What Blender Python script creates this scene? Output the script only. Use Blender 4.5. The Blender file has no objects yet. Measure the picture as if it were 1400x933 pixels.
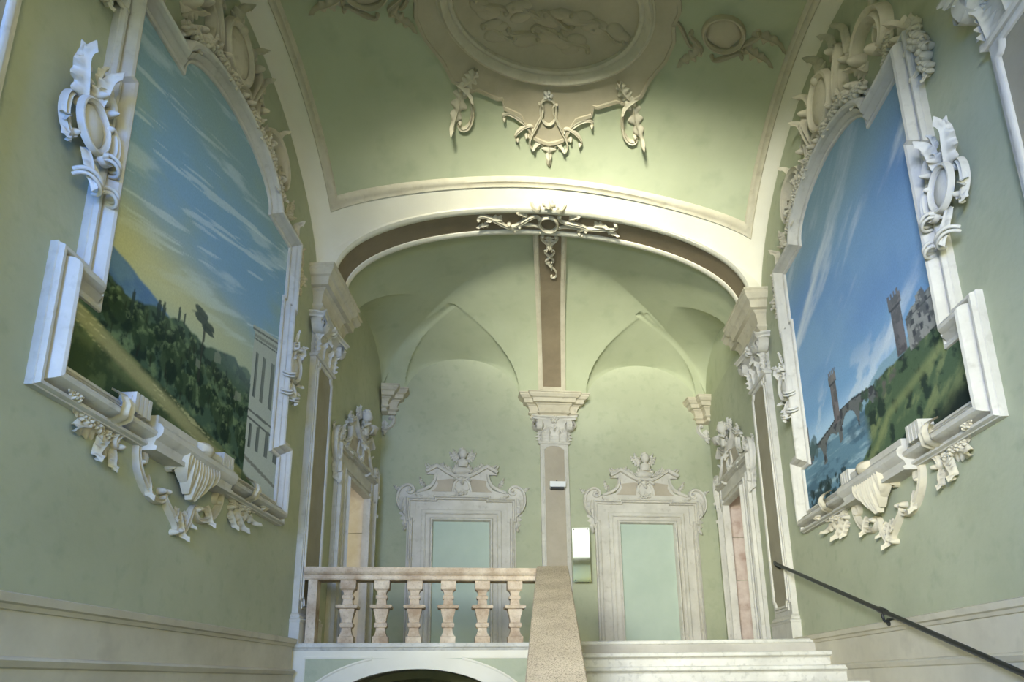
import bpy, math, random
import numpy as np
from mathutils import Vector, Matrix
from mathutils.geometry import tessellate_polygon
C = bpy.context.scene.collection
PI = math.pi
XL, XR, K = -3.0, 3.06, 0.16          # side walls; the cross walls run oblique (old masonry) by this slope
ZUP = 1.6                             # eye height above the lower hall floor
VF, VB, VH = 7.46, 8.0, 11.0          # arch front, arch back, hall end wall (depth along the left wall)
ZF = 0.44                             # landing floor (relative to the eye)
CK, SK = 1/math.sqrt(1+K*K), K/math.sqrt(1+K*K)
rnd = random.Random(7)

# ---------------------------------------------------------------- wall frames: (along, up, out) -> world
def left(p, q, h): return (XL+h, p, q)
def right(p, q, h): return (XR-h, p+K*(XR-XL), q)
def cross(v):                         # a cross wall facing the camera
    def M(p, q, h): return (p+h*SK, v+K*(p+3)-h*CK, q)
    return M
def flipped(M, c):                    # mirror about p = c
    return lambda p, q, h: M(2*c-p, q, h)
def zS(u, v):                         # sail vault of the stair hall
    s = min(1, abs((u-.03)/3.03)); t = min(1, abs((v-5.1)/2.36)); w = s**3
    return 5.37+1.11*(1-s*s)**.7+w*1.33*(1-t*t)**.7+(1-w)*.7*(1-t*t)
def vault(p, q, h):                   # on the sail vault, p = X, q = v, h = down into the room
    return (p, q+K*(p+3), zS(p, q)-h)
def zH(u, v):                         # hall vault: cloister vault cut by lunettes over the doors and side walls
    q = lambda d, L: 5.1+1.43*math.sqrt(max(0, 1-(max(0, L-d)/L)**2))
    m = min(q(11-v, 2.5), q(min(u-XL, XR-u), 2.5)); z = m
    def lun(x, hw, d, La, r0, r1):
        if d < 0 or d >= La: return m
        w = hw*(1-(d/La)**1.25); t = x/w
        return max(m, m+(r0+(r1-r0)*d/La-m)*math.sqrt(1-t*t)) if abs(t) < 1 else m
    for c, hw in ((-1.56, 1.05), (1.80, 1.06)): z = max(z, lun(u-c, hw, 11-v, 1.2, 5.90, 6.34))
    for d in (u-XL, XR-u): z = max(z, lun(v-9.85, 1.06, d, 1.45, 5.92, 6.36))
    return z

# ---------------------------------------------------------------- mesh builder
class MB:
    def __init__(s, M=None): s.v = []; s.f = []; s.M = M; s.marks = []
    def add(s, vs, fs, M=None):
        M = M or s.M; n = len(s.v)
        s.v += [M(*p) for p in vs] if M else [tuple(p) for p in vs]
        s.f += [tuple(i+n for i in f) for f in fs]
    def build(s, name, mat, parent=None, smooth=35, loc=None):
        if name in ('leaf_spray', 'leaf', 'plume', 'tail_leaf', 'acanthus', 'drop_leaf', 'pendant_leaf', 'wing_feathers') and len(s.marks) > 1:   # one mesh per leaf
            E = s.marks+[(len(s.v), len(s.f))]
            for (a, b), (c, d) in zip(E[:-1], E[1:]):
                k = MB(); k.v = s.v[a:c]; k.f = [tuple(i-a for i in f) for f in s.f[b:d]]; o = k.build('leaf', mat, parent, smooth)
            return o
        o0 = root_loc(parent) if parent else Vector(loc or (0, 0, 0))
        me = bpy.data.meshes.new(name)
        me.from_pydata([tuple(Vector(p)-o0) for p in s.v], [], s.f); me.update()
        import bmesh
        bm = bmesh.new(); bm.from_mesh(me)
        bmesh.ops.remove_doubles(bm, verts=bm.verts, dist=1e-5)
        bmesh.ops.recalc_face_normals(bm, faces=bm.faces); bm.to_mesh(me); bm.free()
        if smooth:
            me.polygons.foreach_set('use_smooth', [True]*len(me.polygons))
            me.set_sharp_from_angle(angle=math.radians(smooth))
        if mat: me.materials.append(mat)
        o = bpy.data.objects.new(name, me); C.objects.link(o)
        if parent: o.parent = parent
        else: o.location = o0
        return o
def root_loc(o):
    l = Vector((0, 0, 0))
    while o: l = l+o.location; o = o.parent
    return l
def thing(name, label, cat, loc, group=None):
    o = bpy.data.objects.new(name, None); C.objects.link(o); o.location = loc; o.empty_display_size = .1
    o['label'] = label; o['category'] = cat
    if group: o['group'] = group
    return o
def struct(name, mb, mat, smooth=35):
    o = mb.build(name, mat, smooth=smooth); o['kind'] = 'structure'; return o
BOXF = [(0, 1, 2, 3), (4, 7, 6, 5), (0, 4, 5, 1), (1, 5, 6, 2), (2, 6, 7, 3), (3, 7, 4, 0)]
def box(mb, a, b, M=None):
    (x0, y0, z0), (x1, y1, z1) = a, b
    mb.add([(x0, y0, z0), (x1, y0, z0), (x1, y1, z0), (x0, y1, z0), (x0, y0, z1), (x1, y0, z1), (x1, y1, z1), (x0, y1, z1)], BOXF, M)
def rings(mb, rs, M=None, closed=True, cap=(True, True)):
    n = len(rs[0]); vs = [p for r in rs for p in r]; fs = []
    for i in range(len(rs)-1):
        for j in range(n if closed else n-1):
            a, b = i*n+j, i*n+(j+1) % n
            fs.append((a, b, b+n, a+n))
    if closed and cap[0]: fs.append(tuple(range(n))[::-1])
    if closed and cap[1]: fs.append(tuple(range((len(rs)-1)*n, len(rs)*n)))
    mb.add(vs, fs, M)
def slab(mb, out, h0, h1, holes=(), M=None, bev=0.0):   # polygon in (p,q), extruded along h, edge slightly bevelled
    loops = [list(out)]+[list(h) for h in holes]
    tris = tessellate_polygon([[Vector((x, y, 0)) for x, y in l] for l in loops])
    flat = [p for l in loops for p in l]
    n = len(flat)
    mb.add([(x, y, h1) for x, y in flat], tris, M)
    k = 0
    for l in loops:
        m = len(l)
        mb.add([(x, y, h0) for x, y in l]+[(x, y, h1) for x, y in l], [(i, (i+1) % m, (i+1) % m+m, i+m) for i in range(m)], M)
def area2(P): return sum(P[i][0]*P[(i+1) % len(P)][1]-P[(i+1) % len(P)][0]*P[i][1] for i in range(len(P)))
def offsets(path, closed):
    n = len(path); sgn = 1
    if closed: sgn = 1 if area2(path) > 0 else -1
    N = []
    for i in range(n):
        def nr(a, b):
            d = Vector((b[0]-a[0], b[1]-a[1])); d.normalize(); return Vector((d.y, -d.x))*sgn
        if closed: n1, n2 = nr(path[i-1], path[i]), nr(path[i], path[(i+1) % n])
        elif i == 0: n1 = n2 = nr(path[0], path[1])
        elif i == n-1: n1 = n2 = nr(path[-2], path[-1])
        else: n1, n2 = nr(path[i-1], path[i]), nr(path[i], path[i+1])
        m = n1+n2; N.append(m/max(.25, 1+n1.dot(n2)))
    return N
def sweep(mb, path, prof, closed=True, M=None, cap=True):  # moulding: profile [(outward, height)] mitred along a path
    N = offsets(path, closed); n = len(path)
    rs = [[(path[i][0]+N[i].x*d, path[i][1]+N[i].y*d, h) for d, h in prof] for i in range(n)]
    m = len(prof); vs = [p for r in rs for p in r]; fs = []
    for i in range(n if closed else n-1):
        for j in range(m-1):
            a, b = i*m+j, ((i+1) % n)*m+j
            fs.append((a, a+1, b+1, b))
    if not closed and cap: fs += [tuple(range(m)), tuple(range((n-1)*m, n*m))]
    mb.add(vs, fs, M)
def tube(mb, pts, r, seg=8, M=None, cap=True):
    pts = [Vector(M(*p)) if M else Vector(p) for p in pts]; rs = []
    for i, p in enumerate(pts):
        t = (pts[min(i+1, len(pts)-1)]-pts[max(i-1, 0)]).normalized()
        a = Vector((0, 0, 1)) if abs(t.z) < .9 else Vector((1, 0, 0))
        x = t.cross(a).normalized(); y = t.cross(x)
        rr = r(i/(len(pts)-1)) if callable(r) else r
        rs.append([tuple(p+x*math.cos(2*PI*j/seg)*rr+y*math.sin(2*PI*j/seg)*rr) for j in range(seg)])
    keep = mb.M; mb.M = None; rings(mb, rs); mb.M = keep

# ---------------------------------------------------------------- stucco ornament vocabulary, in (p, q, h)
def kpath(kf, n=56):
    a = 0; x = y = 0; P = [(0, 0)]
    for i in range(n):
        s = (i+.5)/n; a += kf(s)/n; x += math.cos(a)/n; y += math.sin(a)/n; P.append((x, y))
    return P
def fit(P, A, B, flip=False, tail=.14):
    if flip: P = [(x, -y) for x, y in P]
    k = max(2, int(len(P)*tail))
    c0 = sum(complex(*p) for p in P[:k])/k; c1 = sum(complex(*p) for p in P[-k:])/k
    A, B = complex(*A), complex(*B); m = (B-A)/(c1-c0)
    return [((A+(complex(*p)-c0)*m).real, (A+(complex(*p)-c0)*m).imag) for p in P]
def c_path(A, B, curl=26, flip=False, base=1.6): return fit(kpath(lambda s: base+1.55*curl*abs(2*s-1)**4, 84), A, B, flip)
def s_path(A, B, curl=26, flip=False, base=1.2): return fit(kpath(lambda s: (1 if s > .5 else -1)*(base*abs(2*s-1)+1.5*curl*abs(2*s-1)**4), 84), A, B, flip)
def j_path(A, B, curl=26, flip=False, base=1.4): return fit(kpath(lambda s: base+1.7*curl*s**5, 64), A, B, flip, .04)
def ribbon(mb, P, w, h, taper=.45, groove=.45, h0=0.0, eye=True, M=None, lift=0.0):
    n = len(P); X = [-1, -.92, -.62, -.3, 0, .3, .62, .92, 1]; rs = []
    for i, (x, y) in enumerate(P):
        t = i/(n-1); d = Vector((P[min(i+1, n-1)][0]-P[max(i-1, 0)][0], P[min(i+1, n-1)][1]-P[max(i-1, 0)][1])).normalized()
        nx, ny = -d.y, d.x; ww = w*(taper+(1-taper)*math.sin(PI*t)**.8); hh = h*(.7+.3*math.sin(PI*t)); up = lift*math.sin(PI*t)
        r = []
        for a in X:
            z = 0 if abs(a) == 1 else math.sqrt(1-a*a*.97)*(1-groove*math.exp(-(a/.42)**2))+.12*(abs(a) == .62)
            r.append((x+nx*ww*a*.5, y+ny*ww*a*.5, h0+(up if abs(a) < 1 else 0)+hh*z))
        rs.append(r)
    rings(mb, rs, M, closed=False)
    if eye:
        for e in ((0, 1) if eye is True else eye):
            i = 0 if e == 0 else n-1; dome(mb, P[i][0], P[i][1], w*.5, w*.5, h*1.2, h0=h0, M=M)
def dome(mb, cx, cy, rx, ry, h, rot=0, h0=0.0, M=None, seg=12, lat=5, bump=None, low=0.0):
    rs = []; c, s = math.cos(rot), math.sin(rot)
    for i in range(lat+1):
        b = low+(PI/2*.985-low)*i/lat; r = []
        for j in range(seg):
            a = 2*PI*j/seg; k = math.cos(b)*(1+(bump(a) if bump else 0)); x, y = rx*k*math.cos(a), ry*k*math.sin(a)
            r.append((cx+x*c-y*s, cy+x*s+y*c, h0+h*math.sin(b)))
        rs.append(r)
    rings(mb, rs, M, cap=(False, True))
def leaf(mb, x, y, ang, L, w, h, curl=.6, bend=0.0, lobes=4, h0=0.0, M=None):   # acanthus leaf: thin lobed sheet rising from the wall, tip rolled forward
    mb.marks.append((len(mb.v), len(mb.f)))
    n = 5*lobes+4; X = [-1, -.7, -.35, -.1, 0, .1, .35, .7, 1]; px, py, hz = x, y, h0+.012; L *= 1.25; phi0 = min(.85, 1.5*h/L); top = []; bot = []; th = min(.012, .1*w)
    for i in range(n+1):
        t = i/n; a = ang+bend*t; e = phi0*(1-1.1*t)+(2.7*curl*((t-.6)/.4)**2 if t > .6 else 0)
        if i: px += math.cos(a)*math.cos(e)*L/n; py += math.sin(a)*math.cos(e)*L/n; hz += math.sin(e)*L/n
        lob = math.cos(2*PI*lobes*t+2.6)
        ww = w*(math.sin(PI*min(1, .16+.84*t))**.6)*(1.05-.62*t*t)*(1+.40*lob)*.5+.003
        nx, ny = -math.sin(a), math.cos(a); up = (-math.sin(e)*math.cos(a), -math.sin(e)*math.sin(a), math.cos(e)); r = []; u = []
        for b in X:
            z = w*(-.26*b*b+(.05 if b == 0 else 0)-(.035 if abs(b) == .1 else 0)+.05*math.cos(3*PI*b)*(1-abs(b))+.10*lob*b*b)
            q = [px+nx*ww*b+up[0]*z, py+ny*ww*b+up[1]*z, hz+up[2]*z]; q[2] = max(q[2], h0+.002); r.append(tuple(q))
            k = th*(1-.6*abs(b)); u.append((q[0]-up[0]*k, q[1]-up[1]*k, max(q[2]-up[2]*k, h0)))
        top.append(r); bot.append(u)
    rings(mb, [r+u[::-1] for r, u in zip(top, bot)], M)
def flower(mb, x, y, r, h, n=6, h0=0.0, M=None, rot=0):     # rosette: cupped petals round a bud
    mb.marks.append((len(mb.v), len(mb.f))); h = min(h, r*1.15)
    for k in range(n):
        a = 2*PI*k/n+rot
        dome(mb, x+math.cos(a)*r*.58, y+math.sin(a)*r*.58, r*.5, r*.36, h*.62, a, h0+h*.25, M, 8, 4, low=-.75)
    dome(mb, x, y, r*.34, r*.34, h*.55, 0, h0+h*.5, M, 8, 4, low=-1.2)
def garland(mb, P, r, h, M=None, step=.75, seed=1, h0=0.0):
    R = random.Random(seed); d = 0; last = None
    for i in range(len(P)-1):
        a, b = Vector(P[i]), Vector(P[i+1]); L = (b-a).length
        while d < L:
            c = a+(b-a)*(d/L); rr = r*R.uniform(.75, 1.15)
            flower(mb, c.x+R.uniform(-.4, .4)*r, c.y+R.uniform(-.4, .4)*r, rr, h*R.uniform(.8, 1.2), R.choice((5, 6)), h0, M, R.uniform(0, 3))
            if R.random() < .8: leaf(mb, c.x, c.y, R.uniform(0, 2*PI), r*2.1, r*1.0, r*.7, .5, R.uniform(-1, 1), 2, h0, M)
            d += r*step*2
        d -= L
def ellipse(cx, cy, rx, ry, n=40, a0=0, a1=2*PI, rot=0):
    full = abs(a1-a0-2*PI) < 1e-6; m = n if full else n-1; c, s = math.cos(rot), math.sin(rot); R = []
    for i in range(n):
        a = a0+(a1-a0)*i/m; x, y = rx*math.cos(a), ry*math.sin(a); R.append((cx+x*c-y*s, cy+x*s+y*c))
    return R
def oval_ring(mb, cx, cy, rx, ry, w, h, M=None, rot=0, h0=0.0):
    sweep(mb, ellipse(cx, cy, rx, ry, 44, rot=rot), [(-w*.5, h0), (-w*.45, h0+h*.55), (-w*.15, h0+h*.7), (0, h0+h), (w*.25, h0+h*.95), (w*.42, h0+h*.6), (w*.5, h0)], True, M)
def piece(name, M, mat, parent, fn, *a, **k):
    mb = MB(M); fn(mb, *a, **k); return mb.build(name, mat, parent, 50)

# ---------------------------------------------------------------- materials
def srgb(r, g, b):
    f = lambda c: (c/255/12.92) if c/255 <= .04045 else ((c/255+.055)/1.055)**2.4
    return (f(r), f(g), f(b), 1)
def material(name, c1, c2=None, scale=1.2, rough=.85, bump=.15, bscale=60, detail=6, fine=None, spec=.25, metal=0, thr=(.35, .68), bdist=.004):
    m = bpy.data.materials.new(name); m.use_nodes = True; nt = m.node_tree; N = nt.nodes; L = nt.links
    b = N['Principled BSDF']; b.inputs['Roughness'].default_value = rough; b.inputs['Metallic'].default_value = metal
    b.inputs['Specular IOR Level'].default_value = spec
    tc = N.new('ShaderNodeTexCoord'); n1 = N.new('ShaderNodeTexNoise'); n1.inputs['Scale'].default_value = scale; n1.inputs['Detail'].default_value = detail
    n1.inputs['Roughness'].default_value = .62
    L.new(tc.outputs['Object'], n1.inputs['Vector'])
    r = N.new('ShaderNodeValToRGB'); r.color_ramp.elements[0].position = thr[0]; r.color_ramp.elements[1].position = thr[1]
    r.color_ramp.elements[0].color = c1; r.color_ramp.elements[1].color = c2 or c1
    L.new(n1.outputs['Fac'], r.inputs['Fac']); col = r.outputs['Color']
    if fine:                                        # (colour, scale, lo, hi, amount): speckle
        n2 = N.new('ShaderNodeTexNoise'); n2.inputs['Scale'].default_value = fine[1]; n2.inputs['Detail'].default_value = 3
        L.new(tc.outputs['Object'], n2.inputs['Vector'])
        mr = N.new('ShaderNodeMapRange'); mr.inputs[1].default_value = fine[2]; mr.inputs[2].default_value = fine[3]; mr.inputs[4].default_value = fine[4]
        L.new(n2.outputs['Fac'], mr.inputs[0]); mx = N.new('ShaderNodeMix'); mx.data_type = 'RGBA'
        L.new(mr.outputs[0], mx.inputs[0]); L.new(col, mx.inputs[6]); mx.inputs[7].default_value = fine[0]; col = mx.outputs[2]
    L.new(col, b.inputs['Base Color'])
    if bump:
        n3 = N.new('ShaderNodeTexNoise'); n3.inputs['Scale'].default_value = bscale; n3.inputs['Detail'].default_value = 5
        L.new(tc.outputs['Object'], n3.inputs['Vector']); bp = N.new('ShaderNodeBump'); bp.inputs['Strength'].default_value = bump; bp.inputs['Distance'].default_value = bdist
        L.new(n3.outputs['Fac'], bp.inputs['Height']); L.new(bp.outputs['Normal'], b.inputs['Normal'])
    return m
GREEN = material('green_plaster', srgb(172, 175, 147), srgb(185, 188, 160), .9, .9, .35, 14, fine=(srgb(150, 157, 130), 7, .55, .8, .5), bdist=.01)
GREENV = material('green_vault_plaster', srgb(178, 182, 150), srgb(190, 194, 163), .7, .9, .25, 9, fine=(srgb(152, 160, 130), 3, .55, .85, .5), bdist=.01)
CREAM = material('cream_band_plaster', srgb(226, 219, 198), srgb(236, 230, 212), 1.1, .85, .2, 20)
DADO = material('beige_dado_plaster', srgb(196, 188, 166), srgb(214, 206, 184), 1.3, .8, .3, 16, fine=(srgb(178, 170, 150), 5, .55, .8, .6))
STUCCO = material('white_stucco', srgb(196, 191, 178), srgb(214, 209, 197), 3, .75, .25, 40, fine=(srgb(160, 152, 134), 11, .58, .8, .5))
STUCCOW = material('ivory_stucco', srgb(194, 184, 160), srgb(212, 203, 179), 3, .75, .25, 40, fine=(srgb(160, 148, 124), 11, .58, .8, .5))
BROWN = material('brown_panel_plaster', srgb(128, 114, 92), srgb(146, 131, 106), 2, .85, .2, 30)
TAUPE = material('taupe_panel_plaster', srgb(148, 140, 118), srgb(164, 156, 134), 2, .85, .2, 30)
PINKB = material('rosy_beige_panel_plaster', srgb(172, 161, 142), srgb(188, 177, 158), 2, .85, .2, 30)
PALE = material('pale_niche_plaster', srgb(178, 192, 176), srgb(190, 202, 186), 1.2, .9, .2, 20)
TAN = material('tan_ceiling_stucco', srgb(180, 168, 142), srgb(196, 184, 158), 2, .85, .25, 30)
STONE = material('weathered_stone', srgb(168, 143, 116), srgb(222, 206, 182), 3.6, .8, .5, 60, fine=(srgb(132, 116, 98), 40, .55, .8, .55), bdist=.006)
GRAN = material('speckled_granite', srgb(186, 168, 142), srgb(214, 196, 168), 2.2, .75, .4, 120, fine=(srgb(96, 84, 68), 110, .5, .66, .8))
STEP = material('pale_step_stone', srgb(196, 192, 180), srgb(222, 218, 206), 2.6, .6, .2, 50, fine=(srgb(150, 146, 134), 18, .55, .8, .6), spec=.4)
MARBLE = material('reddish_marble_lining', srgb(182, 158, 140), srgb(220, 206, 190), 2.4, .5, .15, 30, fine=(srgb(150, 116, 96), 5, .52, .75, .7), spec=.4)
MARBLEW = material('cream_marble_lining', srgb(222, 212, 192), srgb(238, 232, 220), 2.4, .5, .15, 30, fine=(srgb(196, 180, 156), 5, .55, .8, .6), spec=.4)
IRON = material('black_painted_iron', srgb(28, 30, 30), srgb(36, 38, 38), 8, .4, .05, 60, spec=.5)
OLIVEP = material('olive_passage_plaster', srgb(150, 144, 112), srgb(170, 162, 130), 1.5, .9, .3, 16)  # plaster of the lower passage, olive all over
WHITEP = material('white_plastic', srgb(232, 232, 230), None, 4, .4, 0, spec=.5)
GREYP = material('grey_plastic', srgb(70, 70, 72), None, 4, .5, 0)
PAVE = material('grey_stone_floor', srgb(168, 162, 150), srgb(190, 184, 172), 2, .6, .2, 20)
PAVED = material('dark_lower_paving', srgb(110, 102, 92), srgb(128, 120, 108), 2, .6, .2, 20)
WOOD = material('white_window_wood', srgb(220, 218, 210), None, 4, .5, 0)
def mirror_mat():
    m = bpy.data.materials.new('reflective_acrylic'); m.use_nodes = True; b = m.node_tree.nodes['Principled BSDF']
    n = m.node_tree.nodes.new('ShaderNodeTexNoise'); n.inputs['Scale'].default_value = 3
    mr = m.node_tree.nodes.new('ShaderNodeMapRange'); mr.inputs[3].default_value = .03; mr.inputs[4].default_value = .08
    m.node_tree.links.new(n.outputs['Fac'], mr.inputs[0]); m.node_tree.links.new(mr.outputs[0], b.inputs['Roughness'])
    b.inputs['Base Color'].default_value = srgb(216, 214, 190); b.inputs['Metallic'].default_value = 1; return m
ACRYL = mirror_mat()
def paint_mat(name):
    m = bpy.data.materials.new(name); m.use_nodes = True; nt = m.node_tree; b = nt.nodes['Principled BSDF']
    a = nt.nodes.new('ShaderNodeVertexColor'); a.layer_name = 'paint'; tc = nt.nodes.new('ShaderNodeTexCoord')
    n = nt.nodes.new('ShaderNodeTexNoise'); n.inputs['Scale'].default_value = 60; n.inputs['Detail'].default_value = 4
    mr = nt.nodes.new('ShaderNodeMapRange'); mr.inputs[3].default_value = .86; mr.inputs[4].default_value = 1.14
    mx = nt.nodes.new('ShaderNodeMix'); mx.data_type = 'RGBA'; mx.blend_type = 'MULTIPLY'; mx.inputs[0].default_value = 1
    nt.links.new(tc.outputs['Object'], n.inputs['Vector']); nt.links.new(n.outputs['Fac'], mr.inputs[0])
    nt.links.new(a.outputs['Color'], mx.inputs[6]); nt.links.new(mr.outputs[0], mx.inputs[7]); nt.links.new(mx.outputs[2], b.inputs['Base Color'])
    b.inputs['Roughness'].default_value = .9; b.inputs['Specular IOR Level'].default_value = .1; return m

# ================================================================= SETTING
def wall_side(name, M, mat, p_end, holes):
    mb = MB(M); lo, hi, p0 = -ZUP, 7.7, -2.6
    if holes:
        a, b, zt = holes
        for (x0, x1, z0, z1) in ((p0, a, lo, hi), (a, b, zt, hi), (b, p_end, lo, hi), (a, b, lo, ZF-.02)): box(mb, (x0, z0, -.62), (x1, z1, 0))
    return struct(name, mb, mat, 0)
DA, DB, DZ = 8.83, 10.33, 3.12          # side doorway: from, to, head height
wall_side('wall_left', left, GREEN, 11.6, (DA, DB, DZ))
wall_side('wall_right', right, GREEN, 11.6, (DA, DB, DZ))
mb = MB(cross(VH)); box(mb, (XL-.6, -ZUP, -.4), (XR+.6, 7.7, 0)); struct('wall_far', mb, GREEN, 0)
# doorway linings
for nm, M, mt in (('trim_1', left, MARBLEW), ('trim_2', right, MARBLE)):
    mb = MB(M)
    for k, (z0, z1) in enumerate(((ZF, 1.62), (1.63, 2.36), (2.37, DZ))):
        for p0, p1 in ((DA, DA+.03), (DB-.03, DB)): box(mb, (p0, z0, -.6), (p1, z1, -.005))
    box(mb, (DA+.03, DZ-.03, -.6), (DB-.03, DZ, -.005)); struct(nm, mb, mt, 0)
# adjoining rooms behind the side doorways
for nm, M in (('wall_left_room', left), ('wall_right_room', right)):
    mb = MB(M); z0, z1 = ZF-.05, 4.2
    box(mb, (7.4, z0, -2.7), (11.9, z1, -2.6)); box(mb, (7.3, z0, -2.7), (7.4, z1, -.62)); box(mb, (11.9, z0, -2.7), (12, z1, -.62))
    box(mb, (7.4, z1, -2.7), (11.9, z1+.1, -.62)); box(mb, (7.4, z0-.1, -2.7), (11.9, z0, -.62)); struct(nm, mb, CREAM, 0)
# landing floor, lower floor
mb = MB()
mb.add([(XL-.7, VF+.15-K*.7, ZF), (-.17, VF+.15+K*2.83, ZF), (-.17, 7.88, ZF), (XR+.7, 7.88, ZF), (XR+.7, 13, ZF), (XL-.7, 11.6, ZF),
        (XL-.7, VF+.15-K*.7, ZF-.2), (-.17, VF+.15+K*2.83, ZF-.2), (-.17, 7.88, ZF-.2), (XR+.7, 7.88, ZF-.2), (XR+.7, 13, ZF-.2), (XL-.7, 11.6, ZF-.2)],
       [(0, 1, 2, 3, 4, 5), (11, 10, 9, 8, 7, 6)]+[(i, (i+1) % 6, (i+1) % 6+6, i+6) for i in range(6)])
struct('floor', mb, PAVE, 0)
mb = MB(); box(mb, (XL-.6, -2.6, -ZUP-.1), (XR+.6, 12.6, -ZUP)); struct('floor_lower', mb, PAVED, 0)
# arch wall with its elliptical opening
AC, AH, AZ, AR = .055, 2.85, 5.30, 1.17
def arch_path(n=64, extra=0.0): return [(AC+(AH+extra)*math.cos(PI-PI*i/n), AZ+(AR+extra)*math.sin(PI*i/n)) for i in range(n+1)]
mb = MB(); A = arch_path(); Mf, Mb = cross(VF), cross(VB)
n = len(A); top = [(x, 7.7) for x, z in A]
vs = [Mf(x, z, 0) for x, z in A]+[Mf(x, z, 0) for x, z in top]+[Mb(x, z, 0) for x, z in A]+[Mb(x, z, 0) for x, z in top]; fs = []
for i in range(n-1): fs += [(i, i+1, n+i+1, n+i), (2*n+i, 3*n+i, 3*n+i+1, 2*n+i+1), (i, 2*n+i, 2*n+i+1, i+1)]
mb.add(vs, fs)
for x0, x1 in ((XL, AC-AH), (AC+AH, XR)):
    mb.add([f(x, z, 0) for f in (Mf, Mb) for x, z in ((x0, 5.2), (x1, 5.2), (x1, 7.7), (x0, 7.7))], BOXF)
struct('wall_arch', mb, CREAM, 30)
def soffit_strip(name, va, vb, d, mat, lip=0.0):           # strip lying on the arch soffit between two depths
    mb = MB(); rs = []
    for x, z in arch_path(72):
        nx, nz = (AC-x)/AH**2, (AZ-z)/AR**2; l = math.hypot(nx, nz); nx, nz = nx/l, nz/l
        r = []
        for v, dd in ((va, 0), (va, d*.7), (va+(vb-va)*.3, d), (va+(vb-va)*.7, d), (vb, d*.7), (vb, 0)) if lip else ((va, 0), (va, d), (vb, d), (vb, 0)):
            X = x+nx*dd; r.append((X, v+K*(X+3), z+nz*dd))
        rs.append(r)
    rings(mb, rs, closed=False); return struct(name, mb, mat, 40)
soffit_strip('trim_3', VF+.075, VB-.06, .012, BROWN)
soffit_strip('trim_4', VF-.02, VF+.09, .045, CREAM, 1)
soffit_strip('trim_5', VB-.085, VB+.01, .04, CREAM, 1)
# stair hall sail vault
mb = MB(); nu, nv = 120, 100; rs = []
for j in range(nv+1):
    v = 5.1+2.36*math.sin(PI/2*(2*j/nv-1)); rs.append([(u, v+K*(u+3), zS(u, v)) for u in (.03+3.03*math.sin(PI/2*(2*i/nu-1)) for i in range(nu+1))])
rings(mb, rs, closed=False); struct('ceiling', mb, GREENV, 60)
BU0, BU1, BV0, BV1 = -2.73, 2.85, 3.03, 7.165
# cream border of the vault with its inner moulding
mb = MB()
def strip(us, vs_):
    rings(mb, [[(u, v+K*(u+3), zS(u, v)-.022) for u in us] for v in vs_], closed=False)
lin = lambda a, b, n: [a+(b-a)*i/n for i in range(n+1)]
sn = lambda a, b, n: [a+(b-a)*math.sin(PI/2*i/n) for i in range(n+1)]
strip([.03-3.03*math.cos(PI*i/90) for i in range(91)], sn(BV1, VF, 6)); strip([.03-3.03*math.cos(PI*i/90) for i in range(91)], [5.1-(v-5.1) for v in sn(BV1, VF, 6)])
vv = [5.1-2.065*math.cos(PI*i/60) for i in range(61)]
strip([XL+.001+(BU0-XL)*(1-math.cos(PI/2*i/6)) for i in range(7)], vv); strip([XR-.001-(XR-BU1)*(1-math.cos(PI/2*i/6)) for i in range(7)], vv)
struct('trim_6', mb, CREAM, 60)
mb = MB(vault); path = [(u, BV1) for u in lin(BU0, BU1, 60)]+[(BU1, v) for v in lin(BV1, BV0, 50)[1:]]+[(u, BV0) for u in lin(BU1, BU0, 60)[1:]]+[(BU0, v) for v in lin(BV0, BV1, 50)[1:-1]]
sweep(mb, path, [(-.06, 0), (-.055, .03), (-.03, .05), (0, .035), (.02, .035), (.035, .045), (.05, .022)], True); struct('trim_7', mb, STUCCOW, 50)
# hall vault
mb = MB(); nu, nv = 300, 150; rs = []
for j in range(nv+1):
    v = VB-.02+(11.02-VB)*(j/nv); rs.append([(u, v+K*(u+3), zH(u, v)) for u in (XL+(XR-XL)*i/nu for i in range(nu+1))])
rings(mb, rs, closed=False); struct('ceiling_hall', mb, GREENV, 28)
# the bay behind the camera: blocking slab, ceiling, end wall with a tall window, opposite arch
mb = MB(); box(mb, (XL-.6, -2.9, 3.6), (XR+.6, 1.75, 3.85)); struct('added_light_baffle', mb, GREENV, 0)  # unseen slab added to keep low light off the vault overhead
mb = MB(); box(mb, (XL-.6, -2.9, 7.3), (XR+.6, 3.9, 7.45)); struct('ceiling_upper_bay', mb, GREENV, 0)
mb = MB(cross(2.74)); slab(mb, [(XL, 4.6), (AC-AH, 4.6)]+[(x, 5.2+(z-AZ)*.925) for x, z in arch_path()]+[(AC+AH, 4.6), (XR, 4.6), (XR, 7.6), (XL, 7.6)], 0, .5); struct('wall_near_arch', mb, CREAM, 0)  # opening shaped lower to cut high window light from the middle vault
HX0, HX1, HZ0, HZ1 = -2.0, 2.0, 4.2, 5.9
WX0, WX1, WZ0, WZ1 = -2.85, -.2, 1.0, 3.3
mb = MB(); 
for a, b in (((XL-.6, -2.9, -ZUP), (WX0, -2.6, 7.7)), ((WX1, -2.9, -ZUP), (XR+.6, -2.6, HZ0)), ((HX1, -2.9, HZ0), (XR+.6, -2.6, HZ1)), ((WX1, -2.9, HZ1), (XR+.6, -2.6, 7.7)), ((WX0, -2.9, -ZUP), (WX1, -2.6, WZ0)), ((WX0, -2.9, WZ1), (WX1, -2.6, HZ0)), ((WX0, -2.9, HZ1), (WX1, -2.6, 7.7)), ((WX0, -2.9, HZ0), (HX0, -2.6, HZ1))): box(mb, a, b)
struct('wall_back', mb, GREEN, 0)
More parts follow.
